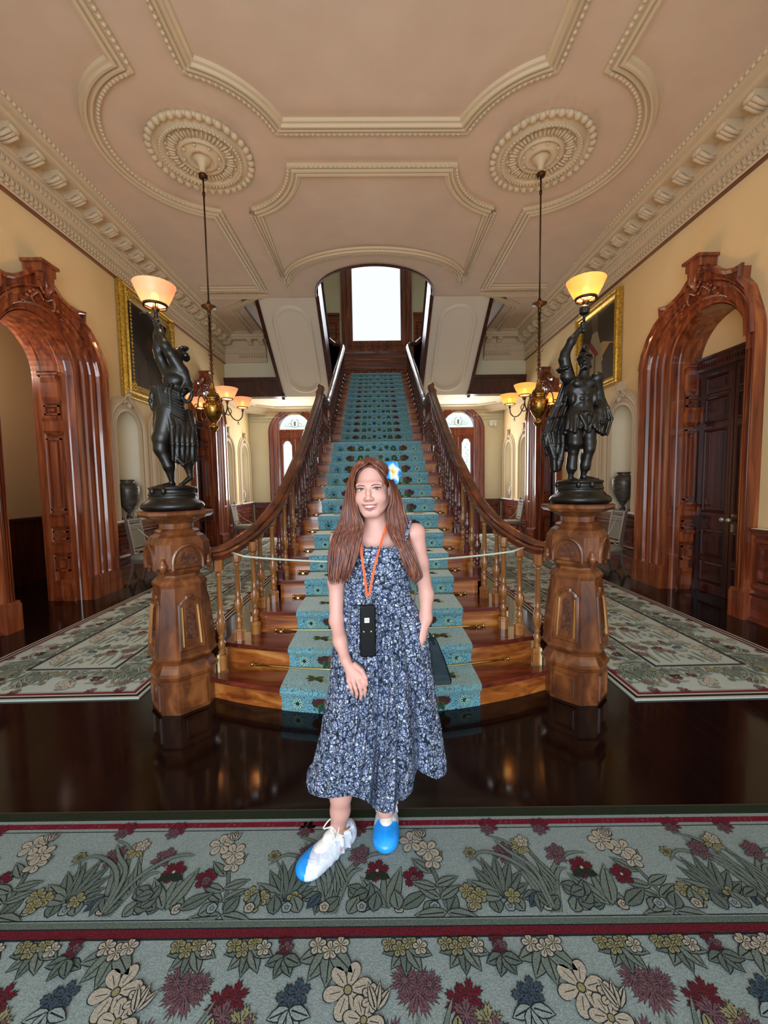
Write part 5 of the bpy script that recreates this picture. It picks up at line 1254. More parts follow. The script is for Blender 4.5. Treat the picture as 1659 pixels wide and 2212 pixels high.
def statue_lamp(root, c, r0, r1, h, mat, tilt, e):
    """c is the centre of the shade's lower ring"""
    c = Vector(c); b = MB(); b.lathe([(r0-.008, -.006), (r0+.006, -.006), (r0+.006, .008), (r0-.008, .008)], 30, c, cap=False)
    for q in range(4): b.tube([c+Vector((0, 0, -.022)), c+Vector((r0*cos(q*PI/2+.5), r0*sin(q*PI/2+.5), 0))], .0035, 5)
    b.lathe([(.008, -.06), (.012, -.045), (.024, -.03), (.026, -.015), (.018, -.005), (.014, .02)], 14, c); b.build('gallery', M['darkbrass'], root)
    sh = shade(root, c, r0, r1, h, mat)
    b = MB(); b.ball(c+Vector((0, 0, .055)), (.024, .024, .034), 14, 9); b.build('bulb', M['bulb'], root)
    point('torch_lamp', c+Vector((0, 0, .075)), e, (1, .68, .36), .05, root)

# helmeted man, right: local origin at the top of the newel, faces the camera
SX, SYY, SZ = 1.465, 2.90, 1.395
root = thing('bronze_statue', 'dark bronze bearded man in a helmet and cloak lifting a glowing amber lamp', 'statue', (SX, SYY, SZ))
statue_base(root)
C = Clay(axis(-.34, .24, .0052), axis(-.2, .2, .0052), axis(.14, 1.42, .0052))
Z0 = .168
def P3(x, y, z): return (x, y, z)
hipL, hipR = (-.045, 0, .60), (.045, .0, .60)
# legs: his right (image left) forward and bearing, left relaxed
C.chain([(-.052, -.01, .60), (-.058, -.028, .43), (-.060, -.012, .385), (-.066, .0, .26), (-.068, .006, Z0+.03)], [.062, .045, .036, .034, .018], .02)
C.chain([(.048, .0, .60), (.050, -.018, .43), (.046, -.03, .39), (.030, -.008, .27), (.020, -.0, Z0+.03)], [.060, .044, .036, .033, .018], .02)
C.ell((-.062, .016, .31), (.030, .032, .065), .015); C.ell((.034, .012, .32), (.030, .032, .065), .015)
C.chain([(-.068, .012, Z0+.012), (-.078, -.055, Z0+.008)], [.020, .014], .01); C.ell((-.082, -.068, Z0+.006), (.022, .018, .010), .006)
C.chain([(.020, .010, Z0+.014), (.060, -.045, Z0+.008)], [.020, .014], .01); C.ell((.070, -.055, Z0+.006), (.022, .018, .010), .006)
for i in range(5): C.ell((-.098+.009*i, -.085+.002*i, Z0+.006), (.005, .010, .006), .002); C.ell((.058+.010*i, -.078+.004*i, Z0+.006), (.005, .010, .006), .002)
# greave tops
for x in (-.063, .032): C.ell((x, -.005, .245), (.034, .034, .014), .006); C.ell((x*1.02, -.03, .37), (.026, .018, .03), .008)
# torso with muscle plates
C.ell((0, 0, .63), (.098, .065, .06), .03); C.ell((-.002, 0, .70), (.078, .055, .08), .04); C.ell((-.004, .0, .81), (.102, .066, .09), .04)
for sx in (-1, 1):
    C.ell((sx*.042-.002, -.050, .842), (.043, .022, .032), .012)
    for k in range(3): C.ell((sx*.018-.003, -.054+.002*k, .775-.038*k), (.017, .011, .017), .006)
    C.ell((sx*.078, -.02, .745), (.022, .03, .05), .012)
C.chain([(0, .0, .88), (.012, -.008, .945)], [.042, .034], .02)
# kilt of cloth tabs
for i in range(22):
    a = 2*PI*i/22; rr = .094 if i % 2 else .102; C.chain([(rr*cos(a), rr*.72*sin(a), .625), ((rr+.022)*cos(a), (rr+.022)*.78*sin(a), .53-.012*(i % 3))], [.016, .014], .007)
C.ell((0, 0, .635), (.105, .078, .018), .008); C.ell((.0, -.078, .63), (.022, .016, .018), .005)
for sx in (-1, 1): C.chain([(sx*.05, -.085, .615), (sx*.02, -.095, .55), (-.0, -.09, .50)], [.014, .012, .008], .008)
# right arm raised with the lamp (image left), strap ruff
C.chain([(-.098, .0, .895), (-.135, -.01, 1.02), (-.132, -.012, 1.055), (-.09, -.02, 1.14), (-.038, -.03, 1.215)], [.044, .036, .031, .028, .017], .018)
C.ell((-.118, 0, .90), (.038, .04, .04), .02); C.ell((-.125, -.005, .975), (.034, .036, .045), .012)
for i in range(12): a = 2*PI*i/12; C.ell((-.13+.042*cos(a), .042*sin(a), .945+.006*(i % 2)), (.014, .014, .013), .004)
C.ell((-.13, 0, .955), (.043, .043, .012), .004)
statue_hand(C, (-.02, -.035, 1.24), None, 1)
# left arm down with cloak
C.chain([(.100, .0, .885), (.130, .022, .78), (.128, .03, .745), (.12, -.02, .66), (.118, -.045, .61)], [.042, .034, .030, .026, .017], .018)
C.ell((.115, 0, .89), (.036, .04, .038), .02); C.ell((.118, -.05, .59), (.018, .018, .024), .008)
for i in range(4): C.chain([(.105+.008*i, -.06, .585), (.103+.008*i, -.072, .565), (.104+.008*i, -.062, .548)], [.006, .0055, .005], .002)
# head turned up and to the image left, beard, helmet with crest
H = Vector((.008, -.01, 1.005)); C.ell(H, (.040, .050, .052), .012)
C.ell(H+Vector((-.018, -.038, -.012)), (.026, .020, .032), .01); C.chain([H+Vector((-.025, -.058, .012)), H+Vector((-.034, -.068, -.010))], [.008, .009], .006)
C.ell(H+Vector((-.020, -.045, -.048)), (.024, .022, .028), .008)
for i in range(9): a = i*.7; C.ell(H+Vector((-.022+.018*cos(a), -.050+.012*sin(a), -.050-.006*(i % 3))), (.010, .010, .014), .003)
C.chain([H+Vector((-.038, -.048, -.026)), H+Vector((-.022, -.064, -.024)), H+Vector((-.004, -.055, -.028))], [.005, .006, .005], .004)
for sx in (-.036, -.010): C.ell(H+Vector((sx, -.056, .010)), (.008, .006, .006), .003, sub=True); C.ell(H+Vector((sx, -.048, .009)), (.006, .006, .005), .002)
C.ell(H+Vector((.002, .006, .022)), (.049, .058, .042), .006); C.chain([H+Vector((-.045, -.035, .022)), H+Vector((-.018, -.062, .030)), H+Vector((.02, -.052, .026)), H+Vector((.048, -.01, .018))], [.008]*4, .005)
C.chain([H+Vector((-.01, -.055, .05)), H+Vector((.0, -.03, .085)), H+Vector((.005, .01, .098)), H+Vector((.008, .05, .075)), H+Vector((.012, .07, .02)), H+Vector((.014, .07, -.04))], [.009, .014, .018, .017, .014, .008], .008)
for i in range(8): C.ell(H+Vector((.0+.002*i, -.04+.014*i, .10-.001*(i-3)**2)), (.010, .009, .014), .003)
for i in range(12): a = i*.9; C.ell(H+Vector((.040+.008*cos(a), .012+.022*sin(a), -.012-.004*i)), (.010, .010, .010), .004)
# cloak hanging behind and to both sides, with ridged folds
def cloth(C, rows, r=.013, k=.010, rid=.006):
    for ra, rb in zip(rows, rows[1:]):
        for i, (p, q) in enumerate(zip(ra, rb)): C.cap(p, q, r+(rid if i % 2 else -.002), None, k)
    for ra in rows:
        for p, q in zip(ra, ra[1:]): C.cap(p, q, r*.62, None, k)
def row(x0, x1, y0, y1, z0, z1, n, wav=.014, ph=0): return [(x0+(x1-x0)*i/n, y0+(y1-y0)*i/n+wav*sin(i*2.1+ph), z0+(z1-z0)*i/n) for i in range(n+1)]
cloth(C, [row(-.10, .11, .05, .05, .90, .90, 10), row(-.15, .13, .07, .06, .72, .74, 10, .016, .4), row(-.21, .12, .06, .07, .60, .60, 10, .02, .8), row(-.25, .10, .05, .07, .48, .50, 10, .022, 1.2), row(-.215, .08, .05, .07, .36, .42, 10, .02, 1.6)])
cloth(C, [row(-.20, -.10, .03, .05, .60, .62, 5), row(-.255, -.12, .02, .05, .50, .52, 5, .02, .5), row(-.235, -.12, .02, .04, .42, .42, 5, .022, 1), row(-.20, -.13, .02, .04, .34, .32, 5, .02, 1.5), row(-.19, -.14, .03, .04, .24, .25, 5, .012, 2)])
cloth(C, [row(.10, .14, .03, .0, .84, .80, 4), row(.12, .19, .04, -.01, .72, .68, 4, .015, .5), row(.13, .215, .04, -.01, .62, .60, 4, .016, 1), row(.13, .185, .04, .0, .52, .49, 4, .016, 1.5)], .011)
# torch stem and cup
C.chain([(-.02, -.05, 1.185), (-.02, -.045, 1.20), (-.018, -.045, 1.225)], [.006, .018, .010], .004); C.chain([(-.018, -.045, 1.20), (-.012, -.035, 1.30)], [.009, .010], .004)
C.ell((-.012, -.035, 1.325), (.034, .034, .018), .006); C.ell((-.010, -.035, 1.352), (.030, .030, .026), .006); C.ell((-.008, -.033, 1.385), (.016, .016, .03), .006)
for i in range(8): a = i*PI/4; C.ell((-.010+.028*cos(a), -.035+.028*sin(a), 1.345), (.009, .009, .022), .003)
Pn, Qn = C.mesh(); clay_obj('figure', Pn, Qn, M['bronze'], root)
statue_lamp(root, (.0, -.03, 1.418), .068, .128, .122, M['shade_y'], 0, 11)

# draped woman, left
root = thing('bronze_statue', 'dark bronze draped barefoot woman with arms raised holding a glowing pink lamp', 'statue', (-SX, SYY, SZ))
statue_base(root)
C = Clay(axis(-.28, .26, .005), axis(-.2, .2, .005), axis(.14, 1.42, .005))
# standing leg bare from the thigh, the other foot resting behind on its toes
C.chain([(.015, -.005, .69), (-.030, -.040, .50), (-.038, -.048, .43), (.000, -.030, .31), (.006, -.012, Z0+.035)], [.088, .064, .048, .037, .017], .02)
C.ell((-.004, -.004, .345), (.033, .038, .07), .02)
C.chain([(.006, .0, Z0+.016), (-.028, -.055, Z0+.008)], [.020, .013], .01); C.ell((-.040, -.068, Z0+.006), (.021, .017, .010), .006)
for i in range(5): C.ell((-.062+.009*i, -.080-.002*i, Z0+.006), (.0048, .009, .006), .002)
C.chain([(.06, .01, .66), (.085, .02, .45), (.10, .04, .33), (.112, .045, Z0+.07)], [.07, .052, .036, .018], .02)
C.chain([(.114, .04, Z0+.062), (.080, .0, Z0+.020)], [.020, .014], .01); C.ell((.070, -.010, Z0+.012), (.017, .014, .012), .006)
# body
C.ell((.015, .0, .70), (.100, .078, .075), .03); C.ell((.035, .0, .80), (.080, .060, .09), .03); C.ell((.058, -.002, .90), (.078, .056, .085), .03)
C.ell((.062, -.0, .965), (.070, .046, .035), .02)
C.ell((.055, -.035, .900), (.062, .030, .036), .02)
H = Vector((.090, .012, 1.088)); C.chain([(.072, .005, .98), H], [.032, .028], .015); C.ell(H, (.037, .046, .048), .01); C.ell(H+Vector((-.008, -.038, -.012)), (.024, .016, .028), .008); C.ell(H+Vector((-.010, -.055, -.002)), (.007, .010, .013), .005)
for sx in (-.02, .004): C.ell(H+Vector((sx, -.050, .008)), (.007, .006, .005), .003, sub=True)
for i in range(30): a = i*2.4; C.ell(H+Vector((.012+.034*cos(a), .020+.030*sin(a), .016+.032*cos(i*1.3))), (.014, .014, .013), .004)
C.ell(H+Vector((.03, .04, -.012)), (.026, .026, .028), .008)
# both arms lift the lamp stem, the near one thick and bare
C.chain([(.105, -.004, .975), (.060, -.045, 1.075), (.030, -.052, 1.125), (-.002, -.040, 1.20), (-.018, -.030, 1.262)], [.044, .037, .035, .027, .017], .016)
C.chain([(.010, .0, .955), (-.030, -.010, 1.06), (-.040, -.014, 1.11), (-.034, -.024, 1.20), (-.026, -.028, 1.265)], [.040, .034, .031, .026, .017], .02)
statue_hand(C, (-.030, -.03, 1.285), None, 1); C.ell((-.016, -.032, 1.268), (.020, .018, .018), .008)
# third run of form: the shoulder falling to the loop of cloth at the right hip
C.chain([(.120, .0, .965), (.142, .008, .885), (.144, .0, .855), (.128, -.045, .80)], [.036, .030, .028, .018], .016)
C.chain([(.155+.036*cos(t), -.045, .800+.052*sin(t)) for t in [2.2-.6*k for k in range(10)]], [.0105]*10, .005)
# cloth gathered under the bust, knotted at the left, wound round the hips
C.ell((.020, -.008, .80), (.098, .074, .075), .02)
for i in range(9): t = i/8; C.chain([(-.085+.012*t, -.035, .855-.10*t), (-.03+.02*t, -.078, .850-.125*t), (.055, -.078, .835-.16*t), (.125, -.030, .80-.17*t)], [.008, .0085, .0085, .007], .006)
C.ell((-.082, -.02, .835), (.026, .032, .024), .01); C.ell((-.088, -.028, .800), (.020, .028, .030), .008); C.chain([(-.085, -.03, .82), (-.098, -.04, .76), (-.092, -.035, .70)], [.014, .016, .008], .008)
for i in range(7): a = 2.6+i*.32; C.chain([(.015+.098*cos(a), .085*sin(a)*-.9, .74), (-.005+.088*cos(a), -.080*sin(a), .60), (-.035+.060*cos(a), -.075*sin(a), .46+.012*i)], [.011, .009, .004], .012)
for i in range(10):
    x = .045+.0115*i; y = -.072+.013*i; w_ = .012 if i % 2 else .016
    C.chain([(x-.012, y, .70), (x+.010, y-.010*(i % 2), .58), (x+.016, y-.012*((i+1) % 2), .46), (x+.006, y, .345-.010*(i % 3))], [w_, w_, w_*.95, .008], .006)
C.chain([(.075, -.055, .36), (.11, -.05, .318), (.145, -.02, .345)], [.012, .015, .010], .008)
for i in range(7): C.chain([(-.06+.02*i, .055, .74), (-.075+.032*i, .078, .52), (-.02+.024*i, .068, .36)], [.018, .016, .010], .012)
for i in range(8): a = -.6+i*.33; C.chain([(.058-.080*cos(a), -.055*sin(a)-.012, .865), (.04-.085*cos(a), -.068*sin(a)-.012, .815)], [.009, .011], .007)
# sleeve-like stem held in the hands
C.chain([(-.030, -.03, 1.27), (-.032, -.03, 1.34), (-.033, -.03, 1.39)], [.014, .013, .014], .006); C.chain([(-.125, -.03, 1.345), (-.08, -.03, 1.345), (-.045, -.03, 1.305)], [.008, .014, .012], .008); C.ell((-.115, -.03, 1.35), (.032, .02, .011), .006)
Pn, Qn = C.mesh(); clay_obj('figure', Pn, Qn, M['bronze'], root)
statue_lamp(root, (-.035, -.03, 1.40), .074, .135, .135, M['shade'], 0, 9)
# ------------------------------------------------------------------ the woman standing before the stairs
PL = Vector((-.06, 1.66, 0))
person = thing('person', 'woman with long auburn hair in a blue floral sundress smiling before the staircase', 'person', PL)
def loc_(o): o.location = -PL; return o          # parts are modelled in hall coordinates
def A(x, y, Y): v = at(x, y, Y); return np.array([v.x, v.y, v.z])
skin = noise_mat('fair_skin', '#c48f80', '#cc998a', (6, 6, 6), .5, nscale=1, spec=.4, sss=.10)
lipm = base_mat('lip_pink', '#a8625c', .4)
E_ = A(796, 1057, 1.60)
RH = Matrix.Rotation(math.radians(-3), 3, 'Y') @ Matrix.Rotation(math.radians(-9), 3, 'Z')
HO = Vector(E_) + RH @ Vector((0, .084, 0))
def hp(x, y, z): return HO + RH @ Vector((x, y, z))
C = Clay(axis(-.34, .30, .006, ((-.145, .065, .002),)), axis(1.42, 1.86, .006, ((1.535, 1.70, .0022),)), axis(-.03, 1.70, .006, ((.60, .84, .0024), (1.395, 1.66, .002))))
HR = [list(r) for r in RH]
def he(x, y, z, r, k=.01, sub=False): C.ell(hp(x, y, z), r, k, HR, sub)
# trunk and neck
he(0, .022, .035, (.072, .093, .088), .02); he(0, -.022, -.015, (.064, .066, .075), .02); he(0, -.034, -.052, (.055, .050, .056), .025)
he(0, -.060, -.098, (.020, .018, .014), .016)
for s in (-1, 1):
    C.cap(hp(s*.055, .008, -.050), hp(s*.020, -.056, -.096), .018, .015, .026)
    he(s*.037, -.058, -.036, (.024, .022, .022), .022)                       # smiling cheeks
    C.cap(hp(s*.012, -.080, .018), hp(s*.046, -.066, .018), .0075, .007, .02)
C.chain([hp(0, .02, -.07), Vector((-.008, 1.715, 1.37)), Vector((-.002, 1.72, 1.30))], [.050, .047, .056], .025)
C.ell((.0, 1.715, 1.22), (.135, .085, .15), .04); C.ell((-.0, 1.70, 1.04), (.105, .080, .15), .04); C.ell((.0, 1.70, .90), (.15, .105, .14), .04)
for s in (-1, 1): C.ell((s*.058+.004, 1.668, 1.225), (.052, .042, .052), .03); C.cap((s*.03-.004, 1.665, 1.325), (s*.13, 1.685, 1.345), .010, .010, .02)
ShR = A(898, 1152, 1.70); ShL = A(733, 1168, 1.69)
for sh in (ShR, ShL): C.cap((.0, 1.72, 1.335), sh+np.array([0, 0, .004]), .038, .036, .04)
# her left arm (image right): bent, hand in the dress pocket
C.chain([ShR, A(908, 1215, 1.70), A(921, 1285, 1.705), A(919, 1335, 1.68), A(908, 1375, 1.655), A(900, 1400, 1.645)], [.038, .033, .030, .026, .021, .022], .02)
# her right arm (image left) and hand hanging in front of the skirt
EL = A(727, 1340, 1.665); WR = A(747, 1427, 1.545)
C.chain([ShL, A(726, 1255, 1.69), EL], [.037, .033, .029], .02); C.chain([EL, A(735, 1385, 1.60), WR], [.029, .0265, .0195], .02)
C.chain([WR, A(756, 1447, 1.533)], [.019, .020], .012)
kn = [A(781, 1463, 1.510), A(772, 1467, 1.508), A(762, 1470, 1.511), A(753, 1471, 1.518)]
for q, r in zip(kn, (.0105, .0108, .0105, .0098)): C.cap(A(755, 1440, 1.536), q, .014, r, .010)
fg = [[kn[0], A(786, 1478, 1.500), A(789, 1490, 1.503), A(788, 1501, 1.511)], [kn[1], A(778, 1485, 1.498), A(781, 1498, 1.501), A(779, 1509, 1.510)],
      [kn[2], A(768, 1487, 1.501), A(771, 1498, 1.505), A(770, 1506, 1.514)], [kn[3], A(758, 1485, 1.509), A(761, 1494, 1.514), A(761, 1500, 1.521)]]
for f, r in zip(fg, (.0088, .009, .0086, .0076)): C.chain(f, [r*1.05, r*.95, r*.88, r*.72], .0016)
C.chain([A(766, 1437, 1.526), A(781, 1449, 1.511), A(789, 1464, 1.506), A(792, 1478, 1.505)], [.013, .0105, .0092, .0075], .004)
# legs
KN = np.array([-.12, 1.60, .50])
C.chain([(-.075, 1.69, .86), KN, A(736, 1715, 1.60), A(735, 1750, 1.605), A(728, 1800, 1.625), A(727, 1815, 1.635)], [.085, .055, .044, .039, .029, .030], .02)
C.chain([(.075, 1.70, .86), (.06, 1.69, .48), A(832, 1745, 1.70), A(833, 1785, 1.735)], [.085, .055, .036, .030], .02)
C.chain([A(727, 1815, 1.635), (-.20, 1.585, .05), (-.26, 1.54, .035)], [.030, .03, .022], .015); C.chain([A(833, 1785, 1.735), (.012, 1.68, .05), (.008, 1.62, .035)], [.030, .03, .022], .015)
# face
C.chain([hp(0, -.082, .010), hp(0, -.094, -.014), hp(0, -.104, -.034)], [.0065, .0075, .0085], .010); he(0, -.1020, -.0355, (.0112, .0095, .0092), .008)
for s in (-1, 1):
    he(s*.0115, -.093, -.0395, (.0082, .0105, .0072), .008); he(s*.0062, -.1005, -.0455, (.0030, .0040, .0022), .002, True)
    he(s*.0315, -.095, .0005, (.0190, .0135, .0110), .008, True)
C.chain([hp(-.031, -.071, -.0585), hp(-.017, -.0865, -.0620), hp(-.004, -.0920, -.0630), hp(.004, -.0920, -.0630), hp(.017, -.0865, -.0620), hp(.031, -.071, -.0585)], [.0022, .0032, .0034, .0034, .0032, .0022], .004)
C.chain([hp(-.031, -.071, -.0595), hp(-.018, -.084, -.0765), hp(0, -.0885, -.0815), hp(.018, -.084, -.0765), hp(.031, -.071, -.0595)], [.0022, .0036, .0044, .0036, .0022], .004)
he(0, -.093, -.0712, (.0255, .016, .0070), .002, True)
for s in (-1, 1):                                                              # lids
    C.chain([hp(s*.0155, -.0790, -.0015), hp(s*.023, -.0835, .0058), hp(s*.0325, -.0842, .0078), hp(s*.041, -.0795, .0056), hp(s*.0475, -.0720, .0000)], [.0018, .0022, .0023, .0022, .0018], .002)
    C.chain([hp(s*.0155, -.0790, -.0015), hp(s*.024, -.0826, -.0052), hp(s*.0335, -.0830, -.0062), hp(s*.042, -.0785, -.0044), hp(s*.0475, -.0720, .0000)], [.0014, .0018, .0019, .0018, .0014], .002)
he(.0735, .012, -.008, (.008, .017, .028), .006); he(.0785, .006, -.004, (.004, .009, .016), .003, True); he(-.0735, .012, -.008, (.008, .017, .028), .006)
Pn, Qn = C.mesh(); ctr = Pn[Qn].mean(axis=1)
loc = (ctr - np.array(HO)) @ np.array(HR)
ax_ = np.abs(loc[:, 0]); up = -.0630+.004*(ax_/.031)**2; lo_ = -.0815+.022*(ax_/.031)**2
lipmask = (ax_ < .0335) & (loc[:, 1] < -.066) & (loc[:, 2] < up+.0030) & (loc[:, 2] > lo_-.0036)
loc_(clay_obj('body', Pn, Qn, [skin, lipm], person, lipmask.astype(int)))
def part(b, name, mats, parent=None, **k):
    o = b.build(name, mats, parent or person, **k)
    if parent is None: loc_(o)
    return o
eyew = base_mat('eye_white', '#d9d3d0', .15); iris = base_mat('grey_green_iris', '#434c48', .15); pupil = base_mat('pupil', '#0a0a0b', .05); lash = base_mat('dark_lash', '#2a1a18', .7); brow = base_mat('auburn_brow', '#6b3f30', .8)
for s in (-1, 1):
    c = hp(s*.0315, -.0705, .0002); d = (Vector((0, 0, CAMH)) - c).normalized(); u = Vector((1, 0, 0)); x = d.cross(Vector((0, 0, 1))).normalized(); y = x.cross(d)
    R = Matrix((x, y, d)).transposed(); b = MB(); r = .0122; cut = [0, .20, .50, .56, PI*.5, PI*.99]
    for a0, a1, m in ((.0, .19, 2), (.19, .50, 1), (.50, .58, 2), (.58, 3.1, 0)):
        b.cur = m; n = 6 if m == 0 else 2; b.lathe([(max(r*sin(a0+(a1-a0)*i/n), 1e-5), r*cos(a0+(a1-a0)*i/n)) for i in range(n+1)], 20, c, R, cap=False)
    part(b, 'eye', [eyew, iris, pupil], recalc=False)
    b = MB(); b.tube(catmull([hp(s*.0165, -.0812, .0004), hp(s*.023, -.0862, .0048), hp(s*.0325, -.0870, .0065), hp(s*.041, -.0822, .0046), hp(s*.0500, -.0735, .0028)], 3), [.0006]+[.0020]*11+[.0010], 6); part(b, 'eyelash', lash)
    b = MB(); b.tube(catmull([hp(s*.012, -.0900, .0135), hp(s*.024, -.0905, .0165), hp(s*.036, -.0855, .0175), hp(s*.050, -.0730, .0135)], 3), [.0018, .0026, .003, .003, .003, .0028, .0024, .002, .0016, .001], 6, flat=.6); part(b, 'eyebrow', brow)
b = MB()
for i in range(10):
    t = (i-4.5)/5; x0 = t*.0245; w_ = .0026 if abs(i-4.5) < 2 else .0023
    b.ball(hp(x0, -.0868+.012*t*t, -.0685+.0045*t*t), (w_, .003, .0062-.0016*abs(t)), 8, 6, RH)
part(b, 'teeth', base_mat('teeth', '#efe6dc', .25))
b = MB(); b.ball(hp(.0745, .004, -.034), .0022, 8, 6); part(b, 'earring', base_mat('silver', '#c8c8cc', .2, metal=1))

# hair: a cap over the skull and long locks parted in the middle
hair = noise_mat('auburn_hair', '#3c1c13', '#8f5536', (110, 110, 1.6), .40, detail=2, c3='#623020', lo=.3, hi=.75, spec=.5)
C = Clay(axis(-.17, .12, .0045), axis(1.56, 1.86, .0045), axis(1.30, 1.69, .0045))
C.ell(hp(0, .022, .038), (.080, .100, .092), .01, HR); C.ell(hp(0, .055, -.06), (.075, .060, .12), .02, HR); C.ell(hp(0, .05, -.14), (.085, .045, .08), .02, HR)
C.ell(hp(0, -.085, -.035), (.073, .080, .134), .006, HR, sub=True); C.ell(hp(0, .0, -.17), (.055, .085, .10), .006, HR, sub=True)
Pn, Qn = C.mesh(); loc_(clay_obj('hair_cap', Pn, Qn, hair, person))
LR = [(988, 795, 797), (992, 782, 797), (997, 774, 796), (1003, 768, 790), (1010, 763, 777), (1020, 759, 769), (1033, 754, 765), (1050, 750, 763), (1082, 744, 768), (1105, 739, 773), (1131, 732, 783), (1155, 722, 781), (1180, 715, 777), (1204, 710, 773), (1228, 707, 764), (1246, 707, 754), (1256, 711, 748)]
RR_ = [(988, 799, 797), (992, 814, 797), (997, 822, 799), (1003, 828, 805), (1010, 834, 817), (1020, 841, 828), (1033, 849, 837), (1050, 856, 843), (1082, 868, 845), (1105, 874, 837), (1131, 881, 838), (1155, 885, 842), (1180, 889, 858), (1199, 895, 869), (1220, 902, 876), (1241, 908, 881), (1254, 897, 886)]
YI = [1.640, 1.628, 1.618, 1.610, 1.606, 1.608, 1.612, 1.616, 1.622, 1.626, 1.626, 1.606, 1.590, 1.582, 1.580, 1.582, 1.584]
YO = [1.655, 1.650, 1.648, 1.650, 1.655, 1.662, 1.670, 1.678, 1.682, 1.682, 1.672, 1.655, 1.635, 1.622, 1.612, 1.606, 1.602]
hr = random.Random(11)
for T, sd in ((LR, -1), (RR_, 1)):
    b = MB()
    for layer in range(3):
        n = 30
        for k in range(n):
            u = (k+hr.uniform(-.4, .4))/(n-1); u = min(max(u, 0), 1); pts = []; rad = []
            ph = hr.uniform(0, 1.4)+u*2.0; amp = hr.uniform(.4, 1.0); end = len(T) - (0 if hr.random() < .7 else hr.choice((1, 1, 2)))
            off = layer*.007+hr.uniform(-.003, .003); i0 = 0 if k % 2 == 0 else 0
            for i in range(i0, end):
                y, xo, xi = T[i]; wv = amp*5.0*max(0, (y-1110)/140)*sin((y-1110)/23+ph)
                yy = y + (8*(u-.5) if i > 13 else 0) + (hr.uniform(-8, 7) if i == end-1 else 0)
                Y = YI[i]+(YO[i]-YI[i])*u**.8 + off - (.012*sin(PI*u) if i > 6 else .006*sin(PI*u))
                pts.append(Vector(A(xi+(xo-xi)*u+wv, yy, Y))); rad.append(.0030 if i < 2 else .0046 if i < 8 else .0062)
            rad[-1] = .0012; rad[-2] *= .7
            b.tube(catmull(pts, 3), list(np.interp(np.linspace(0, len(pts)-1, (len(pts)-1)*3+1), range(len(pts)), rad)), 6, flat=.62)
    part(b, 'hair', hair)

# dress
def petal_cloth():
    m = base_mat('blue_floral_cotton', '#9aa6c4', .85, spec=.2); N, L, bb = nodes(m); tc = N.new('ShaderNodeTexCoord')
    def vor(sc, feat): v = N.new('ShaderNodeTexVoronoi'); v.feature = feat; v.inputs['Scale'].default_value = sc; L.new(tc.outputs['Object'], v.inputs['Vector']); return v
    v1 = vor(84, 'DISTANCE_TO_EDGE'); v2 = vor(84, 'F1'); v3 = vor(34, 'DISTANCE_TO_EDGE')
    r1 = N.new('ShaderNodeValToRGB'); r1.color_ramp.elements[0].position = .035; r1.color_ramp.elements[0].color = (0, 0, 0, 1); r1.color_ramp.elements[1].position = .13; r1.color_ramp.elements[1].color = (1, 1, 1, 1)
    r3 = N.new('ShaderNodeValToRGB'); r3.color_ramp.elements[0].position = .02; r3.color_ramp.elements[0].color = (0, 0, 0, 1); r3.color_ramp.elements[1].position = .08; r3.color_ramp.elements[1].color = (1, 1, 1, 1)
    sp = N.new('ShaderNodeSeparateColor'); cr = N.new('ShaderNodeValToRGB'); e = cr.color_ramp.elements; e[0].position = 0; e[0].color = lin('#3a4866'); e[1].position = 1; e[1].color = lin('#c3c6d2')
    for p_, c_ in ((.09, '#75819f'), (.35, '#8c95b3'), (.65, '#a2a8bf'), (.9, '#b9bdcb')): q = e.new(p_); q.color = lin(c_)
    cr.color_ramp.interpolation = 'CONSTANT'
    mul = N.new('ShaderNodeMath'); mul.operation = 'MULTIPLY'; mx = N.new('ShaderNodeMixRGB'); mx.inputs['Color1'].default_value = lin('#141c24')
    L.new(v1.outputs['Distance'], r1.inputs[0]); L.new(v3.outputs['Distance'], r3.inputs[0]); L.new(v2.outputs['Color'], sp.inputs[0]); L.new(sp.outputs[0], cr.inputs[0])
    L.new(r1.outputs[0], mul.inputs[0]); L.new(r3.outputs[0], mul.inputs[1]); L.new(mul.outputs[0], mx.inputs['Fac']); L.new(cr.outputs[0], mx.inputs['Color2']); L.new(mx.outputs[0], bb.inputs['Base Color'])
    return m
cotton = petal_cloth()
ROW = [(1184, 748, 884), (1200, 745, 885), (1225, 743, 885), (1250, 743, 886), (1275, 744, 886), (1290, 744, 887), (1306, 741, 897), (1333, 737, 908), (1350, 734, 919), (1375, 727, 924), (1411, 716, 929), (1448, 713, 934), (1489, 710, 940), (1526, 701, 945), (1577, 692, 954), (1628, 678, 960), (1666, 667, 965), (1695, 662, 965)]
HEMX = [661, 668, 690, 714, 757, 777, 800, 810, 828, 853, 857, 873, 891, 896, 901, 916, 942, 959, 966]
HEMY = [1691, 1714, 1722, 1725, 1719, 1724, 1737, 1749, 1757, 1757, 1729, 1729, 1709, 1678, 1661, 1672, 1684, 1676, 1666]
ry = [r[0] for r in ROW]; NC = 150; NR = 92
HS = [0, .06, .15, .30, .40, .455, .475, .50, .56, .62, .645, .70, .75, .78, .83, .90, .96, 1]
HYF = [1.64, 1.575, 1.53, 1.495, 1.50, 1.525, 1.60, 1.555, 1.535, 1.555, 1.605, 1.565, 1.58, 1.66, 1.625, 1.61, 1.635, 1.67]
b = MB(); b.smooth = True; G = {}
